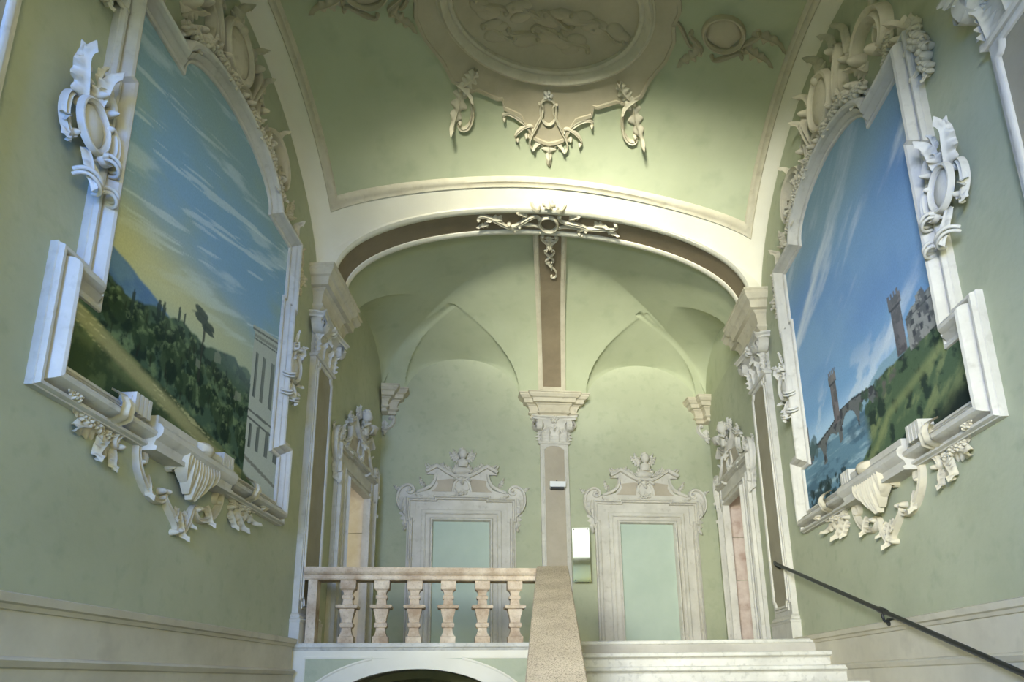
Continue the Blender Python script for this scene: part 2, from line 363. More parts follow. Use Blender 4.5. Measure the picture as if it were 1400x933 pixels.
mb = MB(); box(mb, (WX0, -2.8, WZ0), (WX0+.07, -2.7, WZ1)); box(mb, (WX1-.07, -2.8, WZ0), (WX1, -2.7, WZ1)); box(mb, (WX0, -2.8, WZ0), (WX1, -2.7, WZ0+.07)); box(mb, (WX0, -2.8, WZ1-.07), (WX1, -2.7, WZ1))
for t in (1/3, 2/3): box(mb, (WX0+(WX1-WX0)*t-.03, -2.78, WZ0), (WX0+(WX1-WX0)*t+.03, -2.72, WZ1))
struct('window_1', mb, WOOD, 0)
mb = MB()
for a, b in (((HX0, HZ0), (HX0+.07, HZ1)), ((HX1-.07, HZ0), (HX1, HZ1)), ((HX0, HZ0), (HX1, HZ0+.07)), ((HX0, HZ1-.07), (HX1, HZ1)), ((-.7, HZ0), (-.64, HZ1)), ((.64, HZ0), (.7, HZ1))): box(mb, (a[0], -2.8, a[1]), (b[0], -2.7, b[1]))
struct('window_2', mb, WOOD, 0)

# dado along both side walls
DPROF = [(-ZUP, .085), (.09, .085), (.10, .10), (.135, .115), (.15, .10), (.158, .06), (.40, .06), (.405, .075), (.43, .085), (.44, .105), (.485, .115), (.495, .09), (.50, 0)]
for nm, M, p1 in (('trim_8', left, 7.42), ('trim_9', right, 7.42)):
    mb = MB(M); rings(mb, [[(p, z, h) for z, h in DPROF] for p in (-2.6, p1)], closed=False)
    mb.add([(p1, z, h) for z, h in DPROF]+[(p1, -ZUP, 0)], [tuple(range(len(DPROF)+1))]); struct(nm, mb, DADO, 20)

# landing face with the arch of the lower passage
Ml = cross(VF+.03); mb = MB(Ml); ac, aw, az, ar = -1.57, 1.10, -.43, .582
arc = [(ac+aw*math.cos(PI-PI*i/40), az+ar*math.sin(PI*i/40)) for i in range(41)]
out = [(XL, -ZUP), (XL, ZF-.005), (-.17, ZF-.005), (-.17, -ZUP), (ac+aw, -ZUP)]+arc[::-1]+[(ac-aw, -ZUP)]
slab(mb, out, -.35, 0); struct('wall_landing', mb, CREAM, 0)
mb = MB(Ml); o2 = [(ac+(aw+.27)*math.cos(PI-PI*i/40), az+(ar+.17)*math.sin(PI*i/40)) for i in range(41)]
for sgn in (-1, 1):                                           # sunk green spandrel fields edged by a fine bead
    f = [(ac+sgn*(aw+.10), -ZUP)] if 0 else []
    pts = [p for p in o2 if (p[0]-ac)*sgn > .27 and p[1] > -.8]
    if sgn > 0: pts = pts[::-1]
    lo = pts[0] if sgn < 0 else pts[0]
    xs = -2.83 if sgn < 0 else -.24
    poly = [(xs, -.43), (xs, .272)]+[(pts[-1][0], .272)]+[p for p in pts[::-1] if p[1] < .272]
    slab(mb, poly, -.01, .004)
struct('trim_10', mb, GREEN, 0)
mb = MB(Ml)
for sgn in (-1, 1):
    pts = [p for p in o2 if (p[0]-ac)*sgn > .2 and p[1] < .27]
    if sgn > 0: pts = pts[::-1]
    xs = -2.83 if sgn < 0 else -.24
    sweep(mb, pts+[(pts[-1][0]+sgn*0, .28), (xs, .28), (xs, -.5)], [(-.014, 0), (-.012, .012), (0, .016), (.012, .012), (.014, 0)], False)
struct('trim_11', mb, CREAM, 30)
mb = MB(Ml); rings(mb, [[(p, z, h) for z, h in ((.36, 0), (.37, .012), (.385, .02), (.40, .05), (.435, .06), (.446, .05), (.446, -.02))] for p in (XL, -.17)], closed=False); struct('trim_12', mb, STEP, 30)
mb = MB()                                                       # barrel vault of the lower passage
rs = [[Ml(x, z, -d) for x, z in [(ac-aw, -ZUP)]+arc+[(ac+aw, -ZUP)]] for d in (.35, 1.2, 3.4)]; rings(mb, rs, closed=False)
mb.add([Ml(x, z, -3.4) for x, z in [(ac-aw, -ZUP)]+arc+[(ac+aw, -ZUP)]], [tuple(range(len(arc)+2))]); struct('ceiling_passage', mb, OLIVEP, 30)
mb = MB()
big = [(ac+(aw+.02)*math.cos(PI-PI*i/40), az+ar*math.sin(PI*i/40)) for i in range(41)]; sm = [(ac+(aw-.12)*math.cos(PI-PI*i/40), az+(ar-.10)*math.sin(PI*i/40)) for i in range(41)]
rs = [[Ml(a, b, -1.3), Ml(c, d, -1.3), Ml(c, d, -1.7), Ml(a, b, -1.7)] for (a, b), (c, d) in zip(big, sm)]; rings(mb, rs); struct('trim_13', mb, OLIVEP, 30)

# ================================================================= PILASTERS
def rect_stack(mb, M, p0, p1, hf, prof):       # loops round a pilaster standing on wall M: profile [(projection, z)]
    rings(mb, [[(p0-e, z, 0), (p0-e, z, hf+e), (p1+e, z, hf+e), (p1+e, z, 0)] for e, z in prof], M, closed=False)
    for e, z in (prof[0], prof[-1]): mb.add([(p0-e, z, 0), (p0-e, z, hf+e), (p1+e, z, hf+e), (p1+e, z, 0)], [(0, 1, 2, 3)], M)
ENT = [(.0, 4.60), (.03, 4.61), (.03, 4.66), (.015, 4.67), (.015, 4.70), (.05, 4.72), (.065, 4.735), (.065, 4.765), (.04, 4.78), (.05, 4.86), (.075, 4.93), (.10, 4.955),
       (.10, 4.97), (.15, 4.985), (.16, 5.06), (.165, 5.075), (.17, 5.085), (.20, 5.10), (.235, 5.16), (.235, 5.20), (.25, 5.21), (.25, 5.235)]
def volute(mb, M, c, r, d0, d1, flip=1, turns=1.7, w=.035):  # spiral scroll in the (along, up) plane
    P = []
    for i in range(60):
        t = i/59; a = PI/2+flip*turns*2*PI*t; rr = r*(1-t)**.8+.012; P.append((c[0]+rr*math.cos(a), c[1]+rr*math.sin(a)))
    ribbon(mb, P, w, d1-d0, .7, .35, d0, (1,), M)
def capital(parent, M, p0, p1, hf, zb, zt, mat):
    c = (p0+p1)/2; hw = (p1-p0)/2; H = zt-zb
    cap = MB(M); rect_stack(cap, M, p0, p1, hf, [(.02, zb), (.035, zb+.015), (.035, zb+.035), (.01, zb+.05), (0, zb+.06), (.0, zb+H*.45), (.02, zb+H*.65), (.06, zb+H*.82), (.10, zb+H*.9)])
    cap = cap.build('capital', mat, parent, 40)
    ab = MB(M)                                               # abacus with concave sides
    def loop(e, z):
        n = 10; R = [(p0-e, z, 0)]
        R += [(p0-e+.045*math.sin(PI*i/n), z, hf+e*i/n if 1 else 0) for i in range(1, n)]
        R += [(p0-e+(p1-p0+2*e)*i/n, z, hf+e-.05*math.sin(PI*i/n)) for i in range(n+1)]
        R += [(p1+e-.045*math.sin(PI*i/n), z, (hf+e)*(1-i/n)) for i in range(1, n)]+[(p1+e, z, 0)]
        return R
    rings(ab, [loop(e, z) for e, z in ((.09, zt-.075), (.13, zt-.07), (.14, zt-.045), (.12, zt-.04), (.16, zt-.02), (.16, zt))]); ab.build('abacus', mat, cap, 40)
    for s in (-1, 1):                                        # corner volutes on the broad face, and on each flank
        piece('volute', M, mat, cap, volute, M, (c+s*(hw+.03), zt-.165), .10, hf*.5, hf+.13, -s)
        pp = p0 if s < 0 else p1
        F = (lambda pp, s: (lambda a, q, b: M(pp+s*b, q, a)))(pp, s)
        piece('volute', F, mat, cap, volute, F, (hf+.03, zt-.165), .10, -.03, .1, -1)
        mbl = MB(M); leaf(mbl, c+s*(hw-.03), zb+.05, PI/2, H*.40, .17, .025, .55, -s*.2, 4, hf); leaf(mbl, c+s*hw*.36, zb+.05, PI/2, H*.30, .17, .02, .6, 0, 3, hf); mbl.build('leaf', mat, cap, 50)
        mbl = MB(F); leaf(mbl, hf-.02, zb+.05, PI/2, H*.42, .13, .02, .5, -.1, 4, 0); mbl.build('leaf', mat, cap, 50)
        mbl = MB(M); garland(mbl, [(c+s*hw*.25, zt-.17), (c+s*hw*.6, zt-.22), (c+s*(hw-.01), zt-.26)], .03, .05, seed=3+s, h0=hf); mbl.build('garland', mat, cap, 50)
    mbl = MB(M); flower(mbl, c, zt-.06, .075, .09, 6, hf+.06); leaf(mbl, c, zt-.10, -PI/2, .14, .09, .05, .5, 0, 3, hf+.02); mbl.build('flower', mat, cap, 50)
    return cap
def panel_outline(c, hw, z0, z1, r=.06, shaped=True):
    if not shaped: return [(c-hw, z0), (c+hw, z0), (c+hw, z1), (c-hw, z1)]
    P = [(c-hw, z0+r)]+[(c-hw+r*(1-math.cos(a)) if 0 else c-hw+r*math.sin(a), z0+r*math.cos(a)) for a in (PI/8, PI/4, 3*PI/8)]
    P = [(c-hw, z0+r*1.4)]+[(c-hw+r*math.sin(a), z0+r*1.4-r*(1-math.cos(a))) for a in (PI/6, PI/3, PI/2)]+[(c-hw+r, z0), ]
    B = P+[(2*c-x, y) for x, y in P[::-1]]
    T = [(x, z0+z1-y) for x, y in B[::-1]]
    return B+T
def pilaster(name, label, M, p0, p1, hf, z0, loc, group, broken=True):
    t = thing(name, label, 'pilaster', loc, group); c = (p0+p1)/2; hw = (p1-p0)/2
    mb = MB(M); rect_stack(mb, M, p0, p1, hf, [(0, z0+.34), (0, 4.06)]); sh = mb.build('shaft', STUCCO, t, 30)
    mb = MB(M); slab(mb, panel_outline(c, hw-.075, z0+.46, 3.98), hf, hf+.004); mb.build('panel', TAUPE, t, 0)
    mb = MB(M); sweep(mb, panel_outline(c, hw-.075, z0+.46, 3.98), [(-.015, hf), (-.012, hf+.02), (.0, hf+.03), (.018, hf+.03), (.022, hf+.012), (.05, hf+.012), (.055, hf)]); mb.build('panel_moulding', STUCCO, t, 40)
    mb = MB(M); rect_stack(mb, M, p0, p1, hf, [(.045, z0), (.045, z0+.24), (.05, z0+.245), (.055, z0+.27), (.04, z0+.285), (.03, z0+.29), (.035, z0+.31), (.02, z0+.335), (0, z0+.35)]); mb.build('base', STUCCO, t, 40)
    capital(t, M, p0, p1, hf, 4.05, 4.62, STUCCO)
    mb = MB(M); rect_stack(mb, M, p0, p1, hf, ENT); e = mb.build('entablature', STUCCOW, t, 25)
    if broken:
        mb = MB(M); rect_stack(mb, M, p1-.05, p1+.28, max(.02, hf-.045), ENT); mb.build('entablature_return', STUCCOW, e, 25)
    return t
pilaster('pilaster', 'tall left pilaster under the great arch, beside the landscape with hills and a palace', left, VF+.01, 8.13, .075, ZF, left(7.8, ZF, 0), 'pilasters carrying the great arch')
pilaster('pilaster', 'tall right pilaster under the great arch, where the black handrail ends', right, VF+.01, 8.13, .075, ZF, right(7.8, ZF, 0), 'pilasters carrying the great arch')
pilaster('pilaster', 'near pilaster cut by the top right corner, only its white volute capital and edge showing', right, 2.0, 2.70, .075, -.9, right(2.35, -.9, 0), 'pilasters of the near bay', False)
pilaster('pilaster', 'near pilaster at the left border, only a pale strip of its edge showing', left, 2.0, 2.735, .075, -.9, left(2.35, -.9, 0), 'pilasters of the near bay', False)

# far pilaster between the blind doors, with a rib climbing the vault
Mh = cross(VH); PC, PW = .10, .255
t = thing('pilaster', 'central pilaster on the far wall between the two blind doors, with lamp', 'pilaster', Mh(PC, ZF, 0))
mb = MB(Mh); rect_stack(mb, Mh, PC-PW, PC+PW, .06, [(0, ZF), (0, 4.25)]); mb.build('shaft', STUCCO, t, 30)
zt = 4.22
po = [(PC-PW+.065, ZF+.3), (PC+PW-.065, ZF+.3)]+[(PC+PW-.065, zt-.1), (PC+PW-.10, zt-.08)]+[(PC+.12*math.cos(a)*1.1, zt-.08+.06*math.sin(a)) for a in (PI*.15, PI*.3, PI*.5, PI*.7, PI*.85)]+[(PC-PW+.10, zt-.08), (PC-PW+.065, zt-.1)]
mb = MB(Mh); slab(mb, po, .06, .064); mb.build('panel', PINKB, t, 0)
mb = MB(Mh); sweep(mb, po, [(-.012, .06), (-.01, .075), (0, .082), (.014, .08), (.018, .066), (.04, .066), (.045, .06)]); mb.build('panel_moulding', STUCCO, t, 40)
capital(t, Mh, PC-PW, PC+PW, .06, 4.22, 4.74, STUCCO)
FE = [(a, 4.72+(z-4.6)*.70) for a, z in ENT]
mb = MB(Mh); rect_stack(mb, Mh, PC-PW-.14, PC+PW+.14, .03, FE); e = mb.build('entablature', STUCCOW, t, 25)
mb = MB(Mh); rect_stack(mb, Mh, PC-PW+.02, PC+PW-.02, .09, [(a, z+.004) for a, z in FE]); mb.build('entablature_projection', STUCCOW, e, 25)
t = thing('vault_rib', 'cream rib with brown panel rising from the central pilaster over the hall vault', 'vault rib', Mh(PC, 5.15, 0))
def rib(mb, a, b, va, vb, d, d2=None):
    rs = []
    for i in range(61):
        s = i/60; v = va+(vb-va)*math.sin(PI/2*s) if vb > va else va; z = zH(PC, v)
        dz = (zH(PC, v+.01)-zH(PC, v-.01))/.02; l = math.hypot(1, dz); n = (dz/l, -1/l)
        rs.append([(u, v+n[0]*dd+K*(u+3), z+n[1]*dd) for u, dd in ((a, -.02), (a, d), (b, d), (b, -.02))])
    rings(mb, rs)
mb = MB(); rib(mb, PC-.255, PC+.255, VB+.02, 10.985, .05); rb = mb.build('rib', STUCCOW, t, 40)
mb = MB(); rib(mb, PC-.17, PC+.17, VB+.05, 10.955, .056); mb.build('panel', BROWN, t, 40)
for s in (-1, 1):
    mb = MB(); rib(mb, PC+s*.205-.02, PC+s*.205+.02, VB+.03, 10.97, .07); mb.build('edge_bead', STUCCOW, t, 40)
# corner imposts of the hall
for nm, u, s, lab in (('l', XL, 1, 'bracket cornice in the left corner of the upper hall'), ('r', XR, -1, 'bracket cornice in the right corner of the upper hall')):
    t = thing('impost_bracket', lab, 'cornice', Mh(u, 4.7, 0), 'corner imposts of the hall')
    Ms = (lambda u, s: (lambda p, q, h: Mh(u+s*p, q, h)))(u, s)
    mb = MB(Ms); 
    for w, hf, dz in ((.22, .02, 0), (.07, .16, .003)):
        rings(mb, [[(0, z+dz, hf+e), (w+e, z+dz, hf+e), (w+e, z+dz, 0), (0, z+dz, 0)] for e, z in FE])
    mb.build('cornice', STUCCOW, t, 25)
    mb = MB(Ms); ribbon(mb, j_path((.03, 4.42), (.17, 4.66), 22, False, 1.5), .07, .07); leaf(mb, .05, 4.62, -PI/2, .26, .11, .05); mb.build('scroll_bracket', STUCCO, t, 50)

# crown ornament of the great arch
t = thing('arch_cartouche', 'stucco cartouche with trailing scrolls at the crown of the great arch', 'ornament', (.08, VF+.3+K*3, 6.4))
def soff(p, q, h):                              # wrapped on the soffit: p = X, q = depth forward of its middle line, h = down
    z = AZ+AR*math.sqrt(max(0, 1-((p-AC)/AH)**2)); v = VF+.27-q
    return (p, v+K*(p+3), z-.012-h)
for s in (-1, 1):
    Mo = soff if s > 0 else flipped(soff, .08)
    c = .08
    piece('scroll', Mo, STUCCOW, t, ribbon, s_path((c+.15, .10), (c+.56, -.08), 16, s > 0), .06, .05)
    piece('scroll', Mo, STUCCOW, t, ribbon, s_path((c+.44, -.14), (c+.98, .10), 16, s < 0), .06, .05)
    piece('scroll', Mo, STUCCOW, t, ribbon, c_path((c+.10, -.19), (c+.52, -.18), 16, True), .04, .04)
    mb = MB(Mo); leaf(mb, c+.66, .02, .5, .16, .14, .03, .5, -.6, 3); leaf(mb, c+.30, .10, .5, .14, .12, .03, .5, .3, 3); leaf(mb, c+.86, -.06, -.3, .13, .10, .03, .5, .5, 3); mb.build('leaf', STUCCOW, t, 50)
    Mf2 = cross(VF-.02) if s > 0 else flipped(cross(VF-.02), .08)
    piece('scroll', Mf2, STUCCOW, t, ribbon, c_path((c+.13, 6.40), (c+.19, 6.64), 22, False), .045, .07)
piece('oval', soff, STUCCOW, t, oval_ring, .08, -.04, .13, .15, .045, .05)
mb = MB(cross(VF-.02)); dome(mb, .08, 6.52, .09, .10, .1, bump=lambda a: .12*math.cos(6*a)); leaf(mb, .08, 6.60, -PI/2, .2, .16, .05, .6, 0, 3, .05); mb.build('shell', STUCCOW, t, 50)
def ribM(p, q, h):                              # on the vault rib, q = distance from the arch
    v = VB+.05+q; return (p, v+K*(p+3), zH(PC, v)-.056-h)
for s in (-1, 1):
    Mo = ribM if s > 0 else flipped(ribM, .09)
    piece('scroll', Mo, STUCCOW, t, ribbon, s_path((.10, .28), (.20, .02), 18, True), .04, .04)
mb = MB(ribM); leaf(mb, .09, .02, PI/2, .2, .12, .04, .5); flower(mb, .09, .25, .05, .04); mb.build('leaf', STUCCOW, t, 50)
piece('pendant_scroll', ribM, STUCCOW, t, ribbon, s_path((.03, .34), (.14, .62), 20), .03, .04)
piece('pendant_scroll', ribM, STUCCOW, t, ribbon, s_path((.15, .34), (.05, .66), 20, True), .03, .04)
mb = MB(ribM); garland(mb, [(.06, .62), (.10, .72)], .035, .04, seed=5); ribbon(mb, j_path((.08, .7), (.12, .95), 14), .025, .03); mb.build('pendant_flowers', STUCCOW, t, 50)

# ================================================================= CEILING MEDALLION
MC = (.10, 5.13)
t = thing('ceiling_medallion', 'large oval stucco medallion with moulded rim on the ceiling', 'ceiling medallion', vault(MC[0], MC[1], 0))
plate = []
half = [(1.20, 0), (1.42, -.02), (1.46, .18), (1.40, .42), (1.24, .68), (1.16, .90), (.92, 1.03), (.88, 1.0), (.62, 1.12), (.58, 1.10), (.56, 1.22), (.36, 1.30), (.27, 1.44), (.2, 1.56), (.09, 1.60), (0, 1.62)]
def dens(P, d=.08):
    R = []
    for i in range(len(P)):
        a, b = P[i], P[(i+1) % len(P)]; m = max(1, int(math.hypot(b[0]-a[0], b[1]-a[1])/d)); R += [(a[0]+(b[0]-a[0])*j/m, a[1]+(b[1]-a[1])*j/m) for j in range(m)]
    return R
fullp = half+[(-x, y) for x, y in half[-2:0:-1]]+[(-1.20, 0)]
fullp = fullp+[(x, -y) for x, y in fullp[-2:0:-1]]
fullp = [(MC[0]+x, MC[1]+y*.98) for x, y in fullp]
mb = MB(vault); hole = ellipse(MC[0], MC[1], 1.05, .74, 60)
D = dens(fullp); m2 = 120                             # plate as a ring lofted between the rim and the outline
def at_angle(P, a):
    best = None
    for i in range(len(P)):
        x1, y1 = P[i][0]-MC[0], P[i][1]-MC[1]; x2, y2 = P[(i+1) % len(P)][0]-MC[0], P[(i+1) % len(P)][1]-MC[1]
        dx, dy = math.cos(a), math.sin(a); den = dx*(y2-y1)-dy*(x2-x1)
        if abs(den) < 1e-9: continue
        r = (x1*(y2-y1)-y1*(x2-x1))/den; w = (x1*dy-y1*dx)/den
        if r > 0 and -1e-6 <= w <= 1+1e-6 and (best is None or r > best): best = r
    return best or 1.3
rs = []
for j in range(360):
    a = 2*PI*j/360; ro = at_angle(fullp, a); ri = 1/math.sqrt((math.cos(a)/1.1)**2+(math.sin(a)/.78)**2)
    rs.append([(MC[0]+math.cos(a)*r, MC[1]+math.sin(a)*r, h) for r, h in ((ri, .03), (ri+(ro-ri)*.33, .03), (ri+(ro-ri)*.66, .03), (ro-.05, .03), (ro-.045, .045), (ro-.01, .045), (ro, 0))])
rs.append(rs[0]); rings(mb, rs, closed=False); mb.build('surround_plate', TAN, t, 35)
mb = MB(vault); sweep(mb, ellipse(MC[0], MC[1], 1.04, .73, 96), [(-.03, .01), (-.025, .05), (0, .06), (.02, .05), (.03, .04), (.05, .045), (.07, .08), (.095, .095), (.12, .08), (.13, .05), (.15, .045), (.155, .03)]); mb.build('rim', STUCCOW, t, 50)
mb = MB(vault); rs = [[(MC[0]+math.cos(a)*1.03*r, MC[1]+math.sin(a)*.72*r, .012) for a in lin(0, 2*PI, 72)] for r in (0.001, .2, .4, .6, .8, 1)]
rings(mb, rs, closed=False); mb.build('field', TAN, t, 50)
R = random.Random(4)
for (x, y, k) in ((-.55, .30, 1), (-.28, .36, 2), (0, .30, 3), (.30, .38, 4), (.1, .12, 5), (.42, .14, 6), (-.2, .08, 7), (-.62, .05, 8), (.68, .22, 9)):   # low relief: clouds and swirling drapery
    mb = MB(vault); x += MC[0]; y += MC[1]
    for i in range(3): dome(mb, x+R.uniform(-.12, .12), y+R.uniform(-.07, .07), R.uniform(.10, .17), R.uniform(.05, .09), .035, R.uniform(-.4, .4), .010)
    ribbon(mb, s_path((x-.15, y-.05), (x+.17, y+R.uniform(-.02, .1)), 12, k % 2), .06, .04, h0=.012)
    mb.build('relief_swirl', TAN, t, 50)
# outline beading and pendants round the plate
for s in (-1, 1):
  for w in (1, -1):
    Mo = (lambda s, w: (lambda p, q, h: vault(MC[0]+s*p, MC[1]+w*q, h)))(s, w)
    if w < 0 and s: pass
    piece('scroll', Mo, STUCCOW, t, ribbon, c_path((.56, 1.27), (.26, 1.49), 18, True, 1.2), .045, .06)
    piece('scroll', Mo, STUCCOW, t, ribbon, c_path((.42, 1.52), (.20, 1.38), 16, True, 1.2), .03, .05, h0=.02)
    piece('scroll', Mo, STUCCOW, t, ribbon, s_path((.08, 1.10), (.22, 1.60), 14, False), .03, .03, h0=.045)
    piece('leaf_spray', Mo, STUCCOW, t, lambda mb: (leaf(mb, 1.02, .92, -2.6, .26, .13, .06, .8, .8, 4, .03), leaf(mb, 1.05, .95, PI/2-.15, .42, .15, .06, .8, -.5, 4, .0), leaf(mb, 1.10, .9, 2.7, .2, .1, .06, .5, -.6, 3, .03)))
    piece('scroll', Mo, STUCCOW, t, ribbon, j_path((.98, 1.0), (1.12, 1.34), 12, True), .05, .06)
for w in (1, -1):
    Mo = (lambda w: (lambda p, q, h: vault(MC[0]+p, MC[1]+w*q, h)))(w)
    piece('oval', Mo, STUCCOW, t, oval_ring, 0, 1.18, .10, .15, .03, .03, h0=.03)
    piece('pendant_flower', Mo, STUCCOW, t, lambda mb: (leaf(mb, 0, 1.50, PI/2, .2, .16, .06, .4, 0, 3), leaf(mb, -.04, 1.52, 2.6, .16, .08, .05), leaf(mb, .04, 1.52, .55, .16, .08, .05), dome(mb, 0, 1.74, .042, .11, .05)))
for w in (1, -1): piece('rosette', (lambda w: (lambda p, q, h: vault(MC[0]+p, MC[1]+w*q, h)))(w), STUCCO, t, flower, 0, .99, .06, .05, 5, .03)
# corner cartouches of the ceiling
for (x, y, s, lab) in ((2.06, 5.12, 1, 'faint tan cartouche on the green ceiling right of the medallion'), (-1.80, 5.0, -1, 'faint tan cartouche on the green ceiling left of the medallion')):
    t = thing('ceiling_cartouche', lab, 'ornament', vault(x, y, 0), 'ceiling side cartouches')
    Mo = (lambda x, y, s: (lambda p, q, h: vault(x+s*p, y+q, h)))(x, y, s)
    mb = MB(Mo); dome(mb, 0, 0, .2, .17, .05, bump=lambda a: .1*math.cos(5*a)); mb.build('shield', TAN, t, 50)
    piece('frame', Mo, TAN, t, oval_ring, 0, 0, .22, .19, .05, .06)
    for A, B, f in (((-.36, .06), (-.2, .25), 0), ((-.06, .3), (.26, .2), 0), ((.24, .12), (.38, -.08), 1), ((-.55, -.02), (-.3, .2), 1)):
        piece('scroll', Mo, TAN, t, ribbon, s_path(A, B, 16, bool(f)), .05, .05)
    mb = MB(Mo); leaf(mb, .25, .1, .5, .3, .12, .05, .6, -.5); leaf(mb, -.2, .22, 2.2, .26, .12, .05, .6, .6); leaf(mb, .3, -.05, -.1, .32, .12, .05, .6, .4); mb.build('leaf_spray', TAN, t, 50)

# ================================================================= PAINTINGS (procedural brushwork in a colour attribute)
RS = np.random.RandomState(11)
def vnoise(x, y, s):
    g = np.random.RandomState(s).rand(64, 64); xi = np.floor(x).astype(int); yi = np.floor(y).astype(int); fx = x-xi; fy = y-yi
    fx = fx*fx*(3-2*fx); fy = fy*fy*(3-2*fy); G = lambda a, b: g[a % 64, b % 64]
    return (G(xi, yi)*(1-fx)+G(xi+1, yi)*fx)*(1-fy)+(G(xi, yi+1)*(1-fx)+G(xi+1, yi+1)*fx)*fy
def fbm(x, y, s, o=5):
    r = 0; a = .5; t = 0
    for i in range(o): r = r+a*vnoise(x*2**i+i*7.3, y*2**i+i*3.1, s+i); t += a; a *= .55
    return r/t
def sm(a, b, x): t = np.clip((x-a)/(b-a), 0, 1); return t*t*(3-2*t)
def lin3(c): return np.array(srgb(*c)[:3])
def mixc(col, c, m): return col*(1-m[..., None])+np.asarray(lin3(c) if isinstance(c, tuple) else c)*m[..., None]
def poly_mask(x, y, P):
    ins = np.zeros(x.shape, bool); n = len(P)
    for i in range(n):
        (x1, y1), (x2, y2) = P[i], P[(i+1) % n]
        c = ((y1 > y) != (y2 > y)) & (x < (x2-x1)*(y-y1)/((y2-y1) if y2 != y1 else 1e-9)+x1); ins ^= c
    return ins.astype(float)
def curve(x, P): P = sorted(P); return np.interp(x, [p[0] for p in P], [p[1] for p in P])
def paint_hills(x, y):
    col = np.ones(x.shape+(3,))*lin3((112, 142, 150))
    col = mixc(col, (92, 138, 178), sm(.35, .7, fbm(x*.9+3, y*1.6+1, 1))*sm(3.2, 3.6, y))
    col = mixc(col, (104, 132, 138), sm(4.2, 5.0, y)*.7)
    glow = np.exp(-((y-3.05-.02*(x-3.5))/.38)**2)*np.clip(1.15-.28*(x-3.6), .25, 1)
    col = mixc(col, (176, 172, 118), np.clip(glow, 0, 1)*.95)
    st = sm(.56, .74, fbm(x*1.1+y*.55, y*7-x*2.4, 21)); col = mixc(col, (190, 204, 210), st*.35*sm(2.9, 3.4, y))
    st = sm(.64, .70, fbm(x*.9+y*.4, y*16-x*5.4, 31)); col = mixc(col, (214, 222, 222), st*.3*sm(3.0, 3.5, y)*(1-sm(4.6, 5.1, y)))
    mt = curve(x, [(3.3, 3.08), (3.62, 3.0), (3.8, 2.95), (4.1, 2.90), (4.45, 2.84), (4.9, 2.7)])+.03*(fbm(x*4, x*0, 5)-.5)
    m = sm(.012, -.012, y-mt); col = mixc(col, (66, 100, 140), m); col = mixc(col, (96, 128, 150), m*sm(.3, .7, fbm(x*5, y*7, 6))*.5)
    rd = curve(x, [(3.3, 2.85), (3.6, 2.80), (3.75, 2.72), (4.0, 2.70), (4.3, 2.80), (4.68, 2.88), (5.05, 2.86), (5.33, 2.97), (5.6, 3.03), (5.85, 3.02), (6.1, 2.95), (6.7, 2.8)])+.10*(fbm(x*6, x*0+2, 8)-.5)
    m = sm(.015, -.015, y-rd); hill = mixc(np.ones(x.shape+(3,))*lin3((58, 78, 62)), (92, 110, 78), sm(.45, .7, fbm(x*5, y*7, 9))); hill = mixc(hill, (32, 46, 40), sm(.5, .66, fbm(x*11, y*11, 10)))
    far = sm(5.0, 5.6, x)*sm(2.7, 3.0, y); hill = mixc(hill, (84, 104, 104), far*.6); col = col*(1-m[..., None])+hill*m[..., None]
    edge = curve(x, [(3.3, 2.42), (3.66, 2.37), (4.0, 2.31), (4.55, 2.24), (5.5, 2.10), (6.0, 1.99), (6.7, 1.85)])
    R = np.random.RandomState(3)
    for i in range(150):                                   # trees: dark crowns with a lit side and a trunk
        cx = R.uniform(3.5, 5.95); t = R.rand()**1.3; base = curve(np.array([cx]), [(3.5, 2.40), (4.0, 2.32), (4.55, 2.26), (5.5, 2.13), (6.0, 2.03)])[0]+.02
        cy = base+.10+t*.50; r = .085*(1-.5*t)*R.uniform(.7, 1.3)
        if cy > np.interp(cx, [3.5, 4.0, 4.7, 5.9], [2.75, 2.68, 2.85, 2.98]): continue
        d = np.hypot((x-cx), (y-cy)*.85)+.05*(fbm(x*16+i, y*16, 40)-.5); m = sm(r, r*.75, d)
        c = R.choice(3); col = mixc(col, ((30, 44, 36), (40, 56, 40), (52, 68, 48))[c], m*.92)
        lit = m*sm(.5, .72, fbm(x*24+i, y*24, 50))*sm(-.2*r, .8*r, (cx-x)*.5+(y-cy)); col = mixc(col, (104, 122, 84), lit*.75)
        tm = (np.abs(x-cx) < .007)*(y < cy)*(y > cy-r*1.5); col = mixc(col, (34, 36, 30), tm*.6*(R.rand() < .5))
    for cx, b, tp, w in ((4.36, 2.72, 2.90, .03), (4.42, 2.74, 2.92, .022), (4.62, 2.85, 3.0, .018), (4.06, 2.55, 2.80, .02), (4.70, 2.86, 2.99, .014)):
        m = sm(1, .8, ((x-cx)/w)**2+((y-(b+tp)/2)/((tp-b)/2))**2); col = mixc(col, (36, 50, 46), m*.9)
    m = (np.abs(x-5.0-.03*(y-2.9)) < .014)*(y > 2.5)*(y < 3.06); col = mixc(col, (44, 48, 42), m*.9)      # the stone pine
    for dx, dy, rx, ry in ((0, .0, .19, .045), (-.05, .06, .13, .04), (.07, -.05, .11, .03)):
        m = sm(1.1, .75, ((x-4.98-dx)/rx)**2+((y-3.07-dy)/ry)**2+.9*(fbm(x*18, y*18, 61)-.5)); col = mixc(col, (38, 52, 46), m*.95)
    for P in (((5.20, 2.80), (5.32, 2.84), (5.32, 2.90), (5.26, 2.94), (5.20, 2.89)), ((5.62, 2.62), (5.76, 2.66), (5.74, 2.74), (5.63, 2.72)), ((4.93, 2.62), (5.0, 2.63), (5.0, 2.70), (4.93, 2.69))): col = mixc(col, (120, 126, 112), poly_mask(x, y, P)*.55)
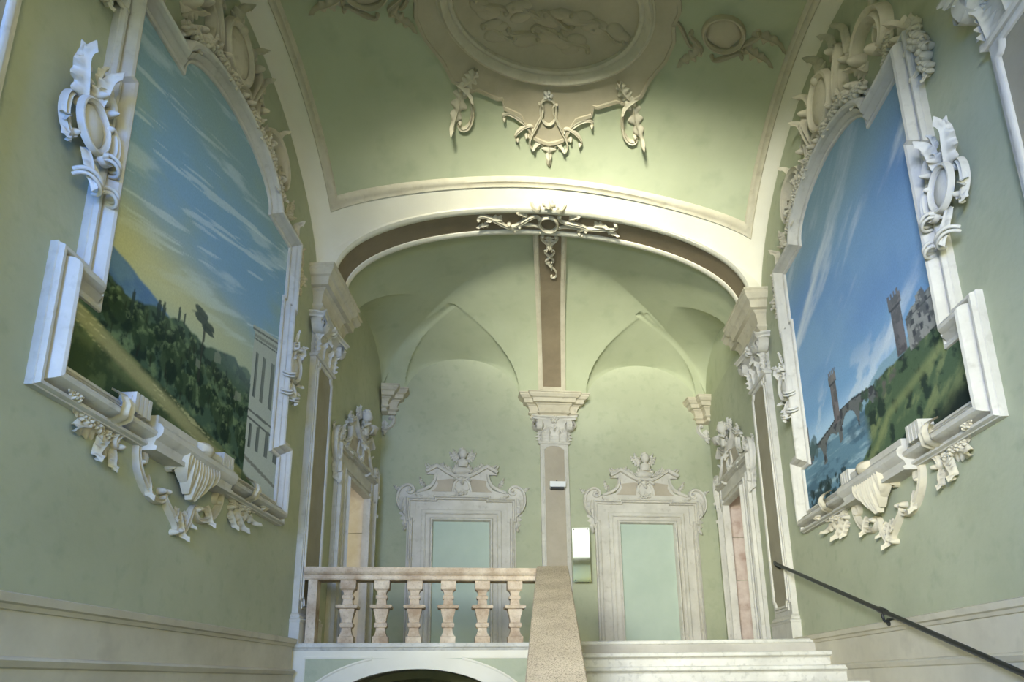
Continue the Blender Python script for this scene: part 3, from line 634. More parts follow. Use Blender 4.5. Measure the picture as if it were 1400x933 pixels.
    m = sm(.012, -.012, y-edge); g = mixc(np.ones(x.shape+(3,))*lin3((92, 102, 66)), (58, 70, 48), sm(.4, .65, fbm(x*7, y*9, 12)))
    g = mixc(g, (140, 136, 96), sm(.09, .03, np.abs(y-edge+.07+.03*(x-3.6)))*.8); g = mixc(g, (170, 166, 120), sm(.62, .7, fbm(x*4, (y-edge)*60, 14))*sm(.18, .02, np.abs(y-edge+.09))*.7)
    fg = sm(.10, .30, edge-y+.05*(fbm(x*4, y*4, 15)-.5)); g = mixc(g, (48, 62, 42), fg); g = mixc(g, (78, 92, 60), fg*sm(.55, .7, fbm(x*9, y*9, 16))*.6)
    g = mixc(g, (118, 116, 78), sm(.05, .0, np.abs(y-2.02+.055*(x-5.4)))*sm(4.7, 5.4, x)*.8)
    col = col*(1-m[..., None])+g*m[..., None]
    B = ((5.93, 1.98), (5.90, 3.50), (5.86, 3.52), (5.86, 3.56), (6.80, 3.80), (6.80, 1.90), (6.45, 1.80)); m = poly_mask(x, y, B); col = mixc(col, (150, 156, 150), m)  # palace front in steep perspective
    f = lambda z0, sl: y-(z0+sl*(x-5.9))
    for z0, sl, w, c in ((3.53, .25, .012, (84, 86, 84)), (3.47, .23, .018, (116, 118, 114)), (3.43, .22, .008, (70, 74, 74)), (2.66, .02, .014, (92, 96, 94)), (2.58, 0., .008, (84, 88, 88)), (2.17, -.14, .02, (110, 112, 106))): col = mixc(col, c, m*(np.abs(f(z0, sl)) < w))
    for a, b in ((5.98, 6.03), (6.14, 6.20), (6.34, 6.42), (6.56, 6.66)):
        for z0, z1 in ((2.82, 3.30), (2.28, 2.52)):
            w = m*(x > a)*(x < b)*(f(z0, .05) > 0)*(f(z1, .16) < 0); col = mixc(col, (92, 98, 96), w); col = mixc(col, (58, 66, 66), w*(np.abs(x-a) < .012))
    col = mixc(col, (72, 84, 60), sm(.02, -.02, y-1.99+.3*(x-6.0))*(x > 5.9))
    return col
def paint_river(x, y):                                       # x grows away from the viewer
    col = np.ones(x.shape+(3,))*lin3((104, 148, 186))
    col = mixc(col, (84, 132, 182), sm(.4, .7, fbm(x*.8, y*.9+4, 71))*sm(2.9, 3.4, y)); col = mixc(col, (118, 146, 156), sm(4.2, 5.0, y)*.8)
    cl = sm(.52, .78, fbm(x*1.0+y*.5+2, y*2.6+x*1.2, 81, 6)); col = mixc(col, (202, 208, 212), cl*.85*sm(2.6, 3.0, y)*(1-.5*sm(4.4, 5.2, y)))
    col = mixc(col, (170, 196, 212), sm(2.95, 2.6, y)*.7); col = mixc(col, (190, 198, 204), sm(.5, .62, fbm(x*2+9, y*3+x, 83))*sm(3.3, 2.8, y)*.6)
    mt = curve(x, [(4.4, 2.78), (4.7, 2.76), (5.0, 2.66), (5.3, 2.72), (5.7, 2.62), (6.7, 2.55)])+.03*(fbm(x*6, x*0, 72)-.5); m = sm(.01, -.01, y-mt); col = mixc(col, (122, 152, 166), m); 
    w = sm(.02, -.02, y-2.50); col = mixc(col, (92, 124, 140), w); col = mixc(col, (150, 174, 182), w*sm(.55, .7, fbm(x*2, y*18, 73))*.6); col = mixc(col, (58, 84, 100), w*sm(.45, .65, fbm(x*3+5, y*9, 74))*.7)
    hr = curve(x, [(3.4, 2.75), (3.75, 2.72), (4.1, 2.70), (4.43, 2.68), (4.75, 2.66), (4.95, 2.58), (5.1, 2.45), (5.3, 2.3)])+.04*(fbm(x*8, x*0, 75)-.5)
    bk = curve(x, [(3.4, 2.62), (3.9, 2.58), (4.3, 2.48), (4.7, 2.40), (4.95, 2.20), (5.3, 2.02), (5.6, 1.90), (5.8, 1.85)])
    m = np.maximum(sm(.01, -.01, y-hr)*sm(5.15, 5.0, x)*sm(-.05, .02, y-bk+.14), sm(.012, -.012, y-bk)); g = mixc(np.ones(x.shape+(3,))*lin3((74, 92, 66)), (112, 122, 80), sm(.5, .72, fbm(x*4, y*8+x*5, 76))); g = mixc(g, (44, 58, 48), sm(.5, .66, fbm(x*9, y*9, 77))); g = mixc(g, (96, 90, 84), sm(.55, .65, fbm(x*7, y*7+3, 78))*sm(2.4, 2.6, y))
    g = mixc(g, (128, 136, 86), sm(.08, .0, np.abs(y-bk+.12))*.6)
    g = mixc(g, (34, 42, 36), sm(.05, .3, (2.28-.25*(x-3.6))-y+.1*(fbm(x*9, y*9, 79)-.5))*sm(5.0, 4.3, x)); col = col*(1-m[..., None])+g*m[..., None]
    br = curve(x, [(4.5, 2.62), (4.85, 2.64), (5.3, 2.70), (5.55, 2.70), (5.85, 2.62), (6.2, 2.56), (6.5, 2.60)])        # bridge deck and arches
    m = ((y < br)*(y > br-.30)*(x > 4.85)*(x < 6.5)).astype(float)
    for cx, cy, rx, ry in ((5.06, 2.40, .15, .19), (5.42, 2.40, .18, .22), (5.86, 2.36, .17, .18), (6.24, 2.36, .14, .16)): m = m*(1-((((x-cx)/rx)**2+((y-cy)/ry)**2 < 1)))
    m = m*((y > br-.09)|(np.abs(x-5.235) < .05)|(np.abs(x-5.63) < .05)|(np.abs(x-6.06) < .05)|(((y > br-.3)) & (np.abs(y-br) < .16)))
    col = mixc(col, (96, 98, 96), m); col = mixc(col, (64, 66, 68), m*sm(.5, .6, fbm(x*12, y*12, 85))); col = mixc(col, (58, 60, 62), (np.abs(y-br) < .010)*(x > 4.85)*(x < 6.5)*1.)
    def tower(x0, x1, z0, z1, c, cren=True):
        nonlocal col
        m = ((x > x0)*(x < x1)*(y > z0)*(y < z1)).astype(float)
        if cren: m = np.maximum(m, (x > x0-.025)*(x < x1+.025)*(y > z1-.10)*(y < z1)*1.); m = np.maximum(m, (x > x0-.025)*(x < x1+.025)*(y >= z1)*(y < z1+.05)*(np.sin((x-x0)*2*PI/((x1-x0)/3.2)) > -.1))
        col = mixc(col, c, m); col = mixc(col, (58, 58, 62), m*np.maximum(sm(.35, .9, (x-x0)/(x1-x0))*.4, sm(.52, .62, fbm(x*14, y*14, 88))*.6))
        col = mixc(col, (46, 46, 50), m*(np.abs(y-z1+.10) < .008)*cren)
    tower(5.60, 5.73, 2.60, 3.14, (112, 104, 102)); tower(6.42, 6.52, 2.4, 2.86, (104, 104, 104), False); tower(4.24, 4.40, 2.68, 3.22, (106, 100, 100))
    P = ((4.20, 2.64), (4.20, 2.93), (4.10, 2.98), (4.02, 2.99), (4.02, 3.04), (3.92, 3.06), (3.88, 2.99), (3.4, 3.0), (3.4, 2.7), (3.8, 2.66)); m = poly_mask(x, y, P); col = mixc(col, (138, 136, 128), m); col = mixc(col, (92, 92, 90), m*sm(.52, .6, fbm(x*13, y*13, 90)))
    for a in np.arange(3.56, 4.16, .11):
        for b in (2.76, 2.86, 2.94): col = mixc(col, (66, 68, 70), m*(np.abs(x-a) < .018)*(np.abs(y-b) < .025))
    col = mixc(col, (70, 72, 72), m*((np.abs(y-2.92) < .008)|(np.abs(y-2.81) < .005)))
    R = np.random.RandomState(9)
    for i in range(60):
        cx, cy, r = R.uniform(5.6, 6.6), R.uniform(1.9, 2.12), R.uniform(.02, .06); m = sm(1, .6, np.hypot(x-cx, y-cy)/r+1.1*(fbm(x*22+i, y*22, 91)-.5)); col = mixc(col, (40, 54, 52), m*.8)
    for i in range(14): cx = R.uniform(4.6, 5.2); col = mixc(col, (62, 80, 62), sm(1, .7, np.hypot(x-cx, y-R.uniform(2.45, 2.66))/.05+.9*(fbm(x*20+i, y*20, 93)-.5))*.8)
    for i in range(10): cx = R.uniform(6.25, 6.6); col = mixc(col, (72, 92, 92), sm(1, .7, np.hypot(x-cx, (y-R.uniform(2.5, 2.66))*.7)/.06+.9*(fbm(x*20+i, y*20, 93)-.5))*.8)
    return col

CP, OC = 5.10, 4.96                                                    # middle of each painting along the wall
def frame_path(d=0.0):
    h = [(-1.58, 1.90), (-1.58, 2.42), (-1.37, 2.42), (-1.37, 4.27), (-1.42, 4.27), (-1.42, 4.945), (-.86, 4.945)]
    arc = [(-.86, 4.97) if i == 0 else (.86*math.cos(PI-PI*i/36), 4.985+.40*math.sin(PI*i/36)) for i in range(0, 37)]
    P = h+arc[1:-1]+[(-x, y) for x, y in h[::-1]]
    return [(CP+x, y) for x, y in P]
FPROF = [(-.015, .02), (-.012, .05), (.0, .06), (.012, .06), (.016, .045), (.03, .05), (.05, .085), (.058, .105), (.064, .09), (.068, .075), (.074, .11), (.09, .14), (.108, .15), (.128, .142), (.142, .12), (.148, .095), (.152, .06), (.158, .04), (.168, .04), (.172, .075), (.178, .085), (.198, .085), (.205, .07), (.208, .055), (.216, .05), (.216, 0)]
def framed_painting(name, label, M, fn, gain=1.25):
    t = thing(name, label, 'framed painting', M(CP, 1.68, 0))
    path = frame_path()
    mb = MB(M); sweep(mb, path, FPROF); fr = mb.build('frame', STUCCO, t, 30)
    x0, x1, z0, z1, st = 3.46, 6.74, 1.86, 5.42, .0115
    nx, nz = int((x1-x0)/st), int((z1-z0)/st); gx, gz = np.linspace(x0, x1, nx+1), np.linspace(z0, z1, nz+1); X, Z = np.meshgrid(gx, gz)
    ins = poly_mask(X+1e-5, Z+1e-5, path)
    k = ins.copy()
    for dx in range(-4, 5):
        for dz in (-4, -2, 0, 2, 4): k = np.maximum(k, np.roll(np.roll(ins, dx, 1), dz, 0))
    col = fn(X, Z); idx = -np.ones(X.shape, int); keep = k > 0; idx[keep] = np.arange(keep.sum())
    vs = [M(a, b, .03) for a, b in zip(X[keep], Z[keep])]; o0 = Vector(t.location)
    q = np.stack([idx[:-1, :-1], idx[:-1, 1:], idx[1:, 1:], idx[1:, :-1]], -1).reshape(-1, 4); q = q[(q >= 0).all(1)]
    me = bpy.data.meshes.new('canvas'); me.from_pydata([tuple(Vector(p)-o0) for p in vs], [], q.tolist()); me.update()
    sky = np.array([.42, .47, .45]); col = np.clip(col*gain, 0, 1); lum = col.mean(-1, keepdims=True); k = .22*sm(2.5, 3.5, Z)[..., None]; col = (1-k)*(col*.9+lum*.1)+k*sky
    ca = me.color_attributes.new('paint', 'FLOAT_COLOR', 'POINT'); rgba = np.ones((len(vs), 4), np.float32); rgba[:, :3] = np.clip(col[keep], 0, 1); ca.data.foreach_set('color', rgba.ravel())
    me.materials.append(paint_mat(label.split()[0]+'_landscape_paint')); o = bpy.data.objects.new('canvas', me); C.objects.link(o); o.parent = t
    # broken-forward middle of the sill, with fluted blocks
    mb = MB(M)
    rings(mb, [[(p, z, h) for z, h in ((1.66, 0), (1.66, .15), (1.69, .155), (1.70, .13), (1.74, .14), (1.76, .17), (1.79, .19), (1.83, .19), (1.86, .165), (1.87, .14), (1.93, .14), (1.93, .02))] for p in (OC-.60, OC+.58)])
    mb.build('sill_projection', STUCCO, fr, 30)
    for x in (OC-.80, OC+.46):
        mb = MB(M)
        for j in range(4): box(mb, (x-.09+j*.05, 1.84, .02), (x-.09+j*.05+.034, 1.985, .15))
        box(mb, (x-.10, 1.85, .02), (x+.11, 1.955, .125)); mb.build('fluted_block', STUCCO, fr, 0)
    # apron
    ap = MB(M)
    for k, (a, L) in enumerate(((-.62, .26), (-.38, .33), (-.13, .37), (.13, .37), (.38, .33), (.62, .26))):       # fluted shell hanging over the sill
        P = [(OC+.03+a*.10+a*.26*math.sin(PI*min(1, .9*e)), 1.92-(L+.10)*e) for e in (i/15 for i in range(16))]
        ribbon(ap, P, .075, .085, .35, .4, .06, (), lift=.05)
    dome(ap, OC+.05, 1.885, .11, .075, .10, h0=.12, bump=lambda a: .12*math.cos(7*a), low=-.8); ap = ap.build('apron_shell', STUCCOW, t, 50)
    for s in (-1, 1):
        F = M if s > 0 else flipped(M, OC); c = OC
        piece('scroll', F, STUCCOW, ap, ribbon, c_path((c+.54, 1.74), (c+.24, 1.44), 24, True, 2.4), .06, .06)
        piece('scroll', F, STUCCOW, ap, ribbon, c_path((c+.38, 1.74), (c+.20, 1.64), 18, False, 2.6), .04, .07)
        piece('scroll', F, STUCCOW, ap, ribbon, s_path((c+.22, 1.44), (c+.03, 1.18), 16, s > 0), .055, .06)
        piece('scroll', F, STUCCOW, ap, ribbon, c_path((c+.54, 1.58), (c+.84, 1.60), 20, True, 2.4), .05, .06)
        mb = MB(F); leaf(mb, c+.44, 1.52, -1.5, .16, .10, .07); leaf(mb, c+.9, 1.62, -.6, .22, .12, .07, .6, -.5); leaf(mb, c+1.02, 1.64, -.1, .26, .11, .06, .6, -.4); leaf(mb, c+.84, 1.58, -1.3, .15, .1, .07); mb.build('leaf_spray', STUCCOW, ap, 50)
        mb = MB(F); garland(mb, [(c+.86, 1.66), (c+1.04, 1.66), (c+1.24, 1.69)], .045, .06, seed=4); mb.build('flower_spray', STUCCOW, ap, 50)
        mb = MB(F); wr = [(1.935, .09), (1.90, .145), (1.875, .17), (1.83, .178), (1.79, .172), (1.75, .155), (1.725, .12), (1.71, .07)]
        rings(mb, [[(c+1.0+.034*(j-2)+.012*math.sin(i*.9), q, h+.016*math.cos(PI*(j-2))-.006*abs(j-2)+.008*(i % 2)) for i, (q, h) in enumerate(wr)] for j in range(5)], closed=False); mb.build('wrap_leaf', STUCCOW, ap, 60)
        mb = MB(F); garland(mb, [(c+1.34, 1.74), (c+1.42, 1.74)], .035, .05, seed=6, h0=.08); mb.build('small_flower', STUCCOW, ap, 50)
    mb = MB(M); leaf(mb, OC+.03, 1.36, -PI/2, .2, .10, .07, .6, .2); leaf(mb, OC, 1.38, -2.2, .14, .07, .06); leaf(mb, OC+.08, 1.38, -.9, .14, .07, .06); mb.build('pendant_leaf', STUCCOW, ap, 50)
    # crest
    cr = MB(M); cc = (OC+.0, 5.98); dome(cr, cc[0], cc[1], .215, .265, .07, h0=.05, low=-1.3); cr = cr.build('crest_medallion', STUCCOW, t, 50)
    piece('medallion_ring', M, STUCCOW, cr, oval_ring, cc[0], cc[1], .235, .285, .085, .07, h0=.05)
    mb = MB(M); leaf(mb, OC, 6.22, PI/2, .3, .2, .1, .8); dome(mb, OC, 6.27, .08, .07, .14); mb.build('crest_shell', STUCCOW, cr, 50)
    for s in (-1, 1):
        F = M if s > 0 else flipped(M, OC)
        P = lambda *a: [(OC+x, y) for x, y in a]; Q = lambda *a: [(CP+x, y) for x, y in a]; G = M if s > 0 else flipped(M, CP)
        piece('scroll', F, STUCCOW, cr, ribbon, c_path(*P((.28, 5.66), (.10, 5.58)), 20, s < 0, 2.6), .08, .14)
        piece('scroll', F, STUCCOW, cr, ribbon, s_path(*P((.36, 5.62), (.42, 6.22)), 16, False), .09, .13)
        piece('great_scroll', F, STUCCOW, cr, ribbon, c_path(*P((.74, 5.70), (1.12, 5.42)), 12, True, 3.6), .12, .14)
        piece('scroll', F, STUCCOW, cr, ribbon, c_path(*P((.60, 5.50), (.58, 5.92)), 20, True, 2.0), .08, .12)
        piece('scroll', F, STUCCOW, cr, ribbon, j_path(*P((1.34, 5.22), (1.16, 5.60)), 18, True, 1.2), .06, .09)
        mb = MB(F); leaf(mb, OC+.34, 6.1, 1.9, .32, .15, .09, .9, -.9); leaf(mb, OC+.5, 5.98, 1.0, .3, .14, .08, .8, .6); leaf(mb, OC+1.0, 5.86, .9, .26, .12, .07, .8, .6); leaf(mb, OC+.80, 5.48, 2.0, .26, .12, .08, .6, .5); mb.build('leaf_spray', STUCCOW, cr, 50)
        mb = MB(G); garland(mb, Q((.14, 5.61), (.4, 5.57), (.66, 5.46), (.88, 5.32), (1.02, 5.24)), .062, .08, seed=8, h0=.085, step=.62); mb.build('flower_garland', STUCCOW, cr, 50)
        mb = MB(G); garland(mb, Q((1.26, 5.22), (1.36, 5.34), (1.40, 5.48)), .05, .08, seed=10, h0=.02); mb.build('flower_spray', STUCCOW, cr, 50)
        mb = MB(G); garland(mb, Q((1.70, 5.06), (1.72, 4.9), (1.75, 4.74), (1.78, 4.58)), .07, .13, M=None, step=.55, seed=12, h0=.02); leaf(mb, CP+1.66, 5.1, 2.1, .26, .15, .09, .8); mb.build('hanging_bunch', STUCCOW, cr, 50)
    # side cartouches over the uprights
    for s in (-1, 1):
        F = M if s < 0 else flipped(M, CP); a, b = (3.33 if s < 0 else 3.45), 3.50
        sc = MB(F); dome(sc, a, b, .11, .145, .05, h0=.10, rot=.28, low=-1.3); sc = sc.build('side_medallion', STUCCO, t, 50)
        piece('medallion_ring', F, STUCCO, sc, oval_ring, a, b, .122, .16, .042, .045, rot=.28, h0=.11)
        piece('scroll', F, STUCCO, sc, ribbon, c_path((a-.10, b+.12), (a-.09, b-.15), 20, False, 1.8), .05, .06, h0=.05)
        piece('scroll', F, STUCCO, sc, ribbon, c_path((a+.12, b+.10), (a+.10, b-.16), 20, True, 1.8), .05, .06, h0=.11)
        k = 1 if s < 0 else .5
        mb = MB(F); leaf(mb, a-.07, b+.12, 2.25, .27*k, .17, .10, .55, -.5, 4, .09); leaf(mb, a+.04, b+.13, 1.75, .26*k, .15, .12*k, .6, -.3, 4, .09); leaf(mb, a-.03, b+.14, 2.0, .20, .13, .03, .5, .3, 4, .08); leaf(mb, a-.15, b+.28, 1.9, .12, .08, .04, .4, .7, 3, .12); leaf(mb, a+.0, b+.34, 1.9, .12, .06, .04, .4, -.8, 3, .10); leaf(mb, a-.10, b-.02, 3.7, .15, .09, .08, .8, .4, 3, .04); leaf(mb, a-.1, b-.12, 4.1, .13, .08, .07, .7, .3, 3, .04); mb.build('plume', STUCCO, sc, 50)
        piece('scroll', F, STUCCO, sc, ribbon, c_path((a+.12, b+.20), (a-.02, b+.24), 18, False, 2.4), .05, .10, h0=.08)
        mb = MB(F); leaf(mb, a+.02, b-.15, -1.7, .26, .10, .12, .2, .3, 3, .08); leaf(mb, a+.06, b-.2, -1.2, .2, .08, .1, .4, -.4, 3, .08); mb.build('tail_leaf', STUCCO, sc, 50)
        for (x, z, w) in ((a+.03, b-.36, .09), (a+.17, b-.12, .07), (a+.20, b-.34, .06)):
            mb = MB(F); pts = [(x+w*math.cos(PI-PI*i/14), z-.02+.02*math.sin(PI*i/7), .09+.11*math.sin(PI*i/14)) for i in range(15)]; tube(mb, pts, .014, 8, F); mb.M = None; mb.build('tie_band', STUCCO, sc, 50)
            mb = MB(F); pts = [(x+w*math.cos(PI-PI*i/14), z-.055+.02*math.sin(PI*i/7), .09+.105*math.sin(PI*i/14)) for i in range(15)]; tube(mb, pts, .012, 8, F); mb.build('tie_band', STUCCO, sc, 50)
    return t
_tube = tube
def tube(mb, pts, r, seg=8, M=None, cap=True):
    keep = mb.M; mb.M = None; _tube(mb, pts, r, seg, M, cap); mb.M = keep
framed_painting('framed_painting', 'left wall painting of wooded hills, a road and a palace, in white stucco frame', left, paint_hills, 1.75)
framed_painting('framed_painting', 'right wall painting of river, arched bridge and battlemented towers, in white stucco frame', right, paint_river, 1.4)

# ================================================================= DOOR SURROUNDS
def head(mb, c, r, M, turn=0.0):                  # cherub head: one continuous surface with brow, nose, cheeks, mouth, chin
    rs = []; n, m = 22, 28
    for i in range(n+1):
        la = -PI/2+PI*i/n; row = []
        for j in range(m):
            lo = 2*PI*j/m; y = math.sin(la); f = math.cos(lo-turn)*math.cos(la); sx = math.sin(lo-turn)*math.cos(la); k = 1.0
            g = lambda a, b, wa, wb: math.exp(-((sx-a)/wa)**2-((y-b)/wb)**2) if f > 0 else 0
            k += .20*g(0, -.12, .10, .14)+.07*g(.34, -.28, .22, .2)+.07*g(-.34, -.28, .22, .2)-.10*g(.26, .08, .13, .09)-.10*g(-.26, .08, .13, .09)-.07*g(0, -.44, .2, .04)+.05*g(0, -.38, .16, .05)+.05*g(0, -.52, .14, .05)+.09*g(0, -.72, .22, .14)+.04*g(0, .4, .5, .2)
            k += .05*(math.exp(-((abs(sx)-.95)/.08)**2-((y+.02)/.16)**2-((f)/.25)**2))*2
            row.append((c[0]+r*.86*k*math.sin(lo)*math.cos(la), c[1]+r*1.08*k*y, c[2]+r*.95*k*math.cos(lo)*math.cos(la)))
        rs.append(row)
    rings(mb, rs, M)
def cherub(parent, M, x, z, r, mat, h=.10, wings=True, bust=False):
    mb = MB(M); head(mb, (x, z, h+r*.7), r, M, .15)
    hd = mb.build('cherub_head', mat, parent, 60)
    mb = MB(M); R = random.Random(2)
    for i in range(26):
        a = R.uniform(0, 2*PI); e = R.uniform(.15, 1.1); px, pz, pd = math.sin(a)*math.cos(e), math.sin(e), math.cos(a)*math.cos(e)
        if pd > .35 and pz < .72: continue
        q = Vector((x+r*.9*px, z+r*1.1*pz, h+r*.7+r*.95*pd)); n = Vector((px, pz, pd))
        rs = [[tuple(q+Vector((math.cos(b)*math.cos(2*PI*j/8), math.sin(b), math.cos(b)*math.sin(2*PI*j/8)))*r*.24) for j in range(8)] for b in (-1.4, -.7, 0, .7, 1.4)]
        rings(mb, rs, M)
    mb.build('hair', mat, hd, 60)
    if True:
        mb = MB(M); rs = []
        for k, (dz, w, d) in enumerate(((-.85, .42, .42), (-1.1, .46, .45), (-1.35, .95, .6), (-1.7, 1.15, .72), (-2.2, 1.05, .72), (-2.8, .85, .66), (-3.4, 1.0, .7), (-3.9, .8, .5))[:8 if bust else 6]):
            rs.append([(x+r*w*math.cos(2*PI*j/16), z+r*dz, h+r*.5+r*d*math.sin(2*PI*j/16)) for j in range(16)])
        rings(mb, rs, M)
        for s in (-1, 1) if bust else (): tube(mb, [(x+s*r*1.05, z-1.5*r, h+r*.5), (x+s*r*1.75, z-2.1*r, h+r*.7), (x+s*r*2.0, z-2.6*r, h+r*.9), (x+s*r*1.5, z-2.2*r, h+r*1.5), (x+s*r*1.2, z-1.9*r, h+r*1.7)], lambda t: r*(.36-.14*t), 10, M)
        mb.build('torso', mat, hd, 60)
    if wings:
        for s in (-1, 1):
            mb = MB(M)
            for k in range(2): leaf(mb, x+s*r*.7, z-r*(1.0-.25*k), PI/2-s*(1.25-.30*k), r*(2.1-.2*k), r*(1.25-.15*k), .02, .2, s*.75, 5, h*(.4+.35*k))
            mb.build('wing', mat, hd, 50)
def door_surround(name, label, M, c, hw, z0, zt, mat, group, blind, fill=None, rich=False, fl=.95):
    t = thing(name, label, 'door surround' if not blind else 'blind door', M(c, z0, 0), group)
    X = lambda *P: [(c+x, zt+y) for x, y in P]
    if blind:
        mb = MB(M); slab(mb, [(c-hw, z0), (c+hw, z0), (c+hw, zt), (c-hw, zt)], -.0, .012); mb.build('door_panel', fill, t, 0)
    path = [(c-hw, z0), (c-hw, zt), (c+hw, zt), (c+hw, z0)][::-1] 
    fr = MB(M); sweep(fr, path[::-1], [(0, 0), (0, .055), (.014, .065), (.06, .065), (.07, .082), (.078, .082), (.082, .06), (.09, .052), (.13, .06), (.15, .075), (.158, .10), (.172, .115), (.19, .11), (.198, .085), (.205, .06), (.207, 0)], False)
    fr = fr.build('door_frame', mat, t, 30)
    O = hw+.20
    def out(d, ear, zz): return [(c-O-d, z0), (c-O-d, zt-.20), (c-O-d-ear, zt-.20), (c-O-d-ear, zz), (c+O+d+ear, zz), (c+O+d+ear, zt-.20), (c+O+d, zt-.20), (c+O+d, z0)]
    mb = MB(M); pth = out(0, .045, zt+.20); pth = pth[:4]+X((-.42-.06, .20), (-.42-.06, .235), (.42+.06, .235), (.42+.06, .20))+pth[4:]
    sweep(mb, pth[::-1] if False else pth, [(-.045, 0), (-.045, .055), (-.025, .06), (-.018, .085), (-.008, .105), (.010, .11), (.018, .085), (.022, .07), (.038, .075), (.045, .085), (.052, .06), (.052, 0)], False); mb.build('outer_moulding', mat, fr, 30)
    mb = MB(M); slab(mb, [(c-hw-.0, z0), (c-hw, zt), (c+hw, zt), (c+hw, z0), (c+O+.02, z0), (c+O+.02, zt-.2), (c+O+.06, zt-.2), (c+O+.06, zt+.3), (c-O-.06, zt+.3), (c-O-.06, zt-.2), (c-O-.02, zt-.2), (c-O-.02, z0)], 0, .028); mb.build('architrave_field', mat, fr, 0)
    # carved pediment: slab with concave shoulders
    s = fl
    half = [(0, .625), (-.14, .61), (-.28, .68), (-.40, .76), (-.465, .80), (-.655, .69), (-.655, .655), (-.50, .655), (-.47, .56), (-.50, .46), (-.58, .36), (-.72, .31), (-.95, .30), (-O-.04, .30), (-O-.04, .20)]
    half = [(x*s if i < 11 else x, y) for i, (x, y) in enumerate(half)]
    P = X(*half)+X(*[(-x, y) for x, y in half[:0:-1]])
    pd = MB(M); slab(pd, P, 0, .06); pd = pd.build('pediment', mat, t, 30)
    for sg in (-1, 1):
        F = M if sg > 0 else flipped(M, c)
        mb = MB(F); q = X((.46*s, .54), (.44*s, .47), (.49*s, .38), (.56*s, .33), (.17, .33), (.16, .40), (.15, .50), (.10, .56), (.2, .57)); slab(mb, q, .05, .066); mb.build('inset_panel', PINKB, pd, 0)
        mb = MB(F); pk = X((0.0, .63), (.14*s, .615), (.28*s, .685), (.40*s, .765), (.465*s, .80), (.66*s, .69)); sweep(mb, pk, [(-.03, .04), (-.025, .09), (.0, .11), (.022, .13), (.03, .12), (.03, .05)], False); sweep(mb, pk[::-1], [(-.03, .04), (-.025, .09), (.0, .11), (.022, .13), (.03, .12), (.03, .05)], False); mb.build('cornice_sweep', mat, pd, 30)
        mb = MB(F); ribbon(mb, X((.16, .33), (.145, .42), (.12, .5), (.06, .57)), .055, .035, .8, .2, .06, ()); mb.build('oval_strap', mat, pd, 50)
        mb = MB(F); ribbon(mb, X((.48*s, .66), (.50*s, .54), (.56*s, .44), (.66, .36), (.78, .32)), .07, .04, .8, .3, .055, ()); mb.build('shoulder_strap', mat, pd, 50)
        # side scroll bracket
        sp = fit(kpath(lambda u: 2.0+34*u**4), (O+.02, zt-.24), (O-.02+.0, zt+.40), False, .03)
        br = MB(F); bo = [(c+O, zt-.26), (c+O+.02, zt-.20), (c+O+.06, zt-.10), (c+O+.17, zt+.02), (c+O+.22, zt+.16), (c+O+.22, zt+.30), (c+O+.16, zt+.42), (c+O+.05, zt+.46), (c+O-.05, zt+.40), (c+O-.04, zt+.30), (c+O-.1, zt+.28), (c+O-.1, zt-.2)]
        slab(br, bo, 0, .05); br = br.build('side_bracket', mat, t, 30)
        vol = [(c+O+.01, zt-.28), (c+O+.05, zt-.12), (c+O+.15, zt-.01), (c+O+.205, zt+.10), (c+O+.215, zt+.22), (c+O+.19, zt+.34), (c+O+.12, zt+.42), (c+O+.03, zt+.445), (c+O-.045, zt+.40), (c+O-.055, zt+.33), (c+O-.0, zt+.29), (c+O+.045, zt+.32), (c+O+.03, zt+.37), (c+O, zt+.36)]
        cat = []
        for i in range(len(vol)-1):
            for j in range(5):
                u = j/5; p0, p1, p2, p3 = [vol[max(0, min(len(vol)-1, i+d))] for d in (-1, 0, 1, 2)]
                cat.append(tuple(.5*((2*p1[e])+(-p0[e]+p2[e])*u+(2*p0[e]-5*p1[e]+4*p2[e]-p3[e])*u*u+(-p0[e]+3*p1[e]-3*p2[e]+p3[e])*u**3) for e in (0, 1)))
        piece('scroll', F, mat, br, ribbon, cat, .06, .05, .75, .35, .045, (1,))
        mb = MB(F); leaf(mb, c+O+.12, zt+.02, -1.9, .34, .13, .05, .5, .5, 4, .0); leaf(mb, c+O+.1, zt+.22, -1.2, .22, .12, .04, .4, -.5, 3, .045); leaf(mb, c+O+.17, zt+.36, .5, .12, .07, .05); mb.build('acanthus', mat, br, 50)
        piece('tendril', F, mat, br, ribbon, c_path((c+O-.08, zt+.33), (c+.66, zt+.50), 9, True, 1.6), .03, .05)
        mb = MB(F); leaf(mb, c+.68, zt+.44, 1.2, .14, .07, .05); leaf(mb, c+.66, zt+.21, .1, .14, .06, .05, .6, .4, 3, .07); mb.build('leaf', mat, br, 50)
        mb = MB(F); garland(mb, X((.20, .70), (.30, .76), (.38, .83)), .042, .09, seed=5, h0=.06); garland(mb, X((.50*s, .80), (.60*s, .76), (.66*s, .73)), .04, .08, seed=6, h0=.05); mb.build('flower_cluster', mat, pd, 50)
    mb = MB(M)
    for i, a in enumerate(lin(-1.2, 1.2, 8)): leaf(mb, c+math.sin(a)*.02, zt+.66, PI/2-a, .13+.04*math.cos(a), .09, .03, .5, 0, 2, .08)
    dome(mb, c, zt+.72, .17, .075, .10, h0=.06, bump=lambda a: .1*math.cos(9*a)); mb.build('shell', mat, pd, 50)
    mb = MB(M); leaf(mb, c, zt+.66, -PI/2, .16, .14, .05, .5, 0, 3, .08); leaf(mb, c-.05, zt+.66, -2.2, .14, .08, .05, .5, 0, 3, .08); leaf(mb, c+.05, zt+.66, -.95, .14, .08, .05, .5, 0, 3, .08); mb.build('drop_leaf', mat, pd, 50)
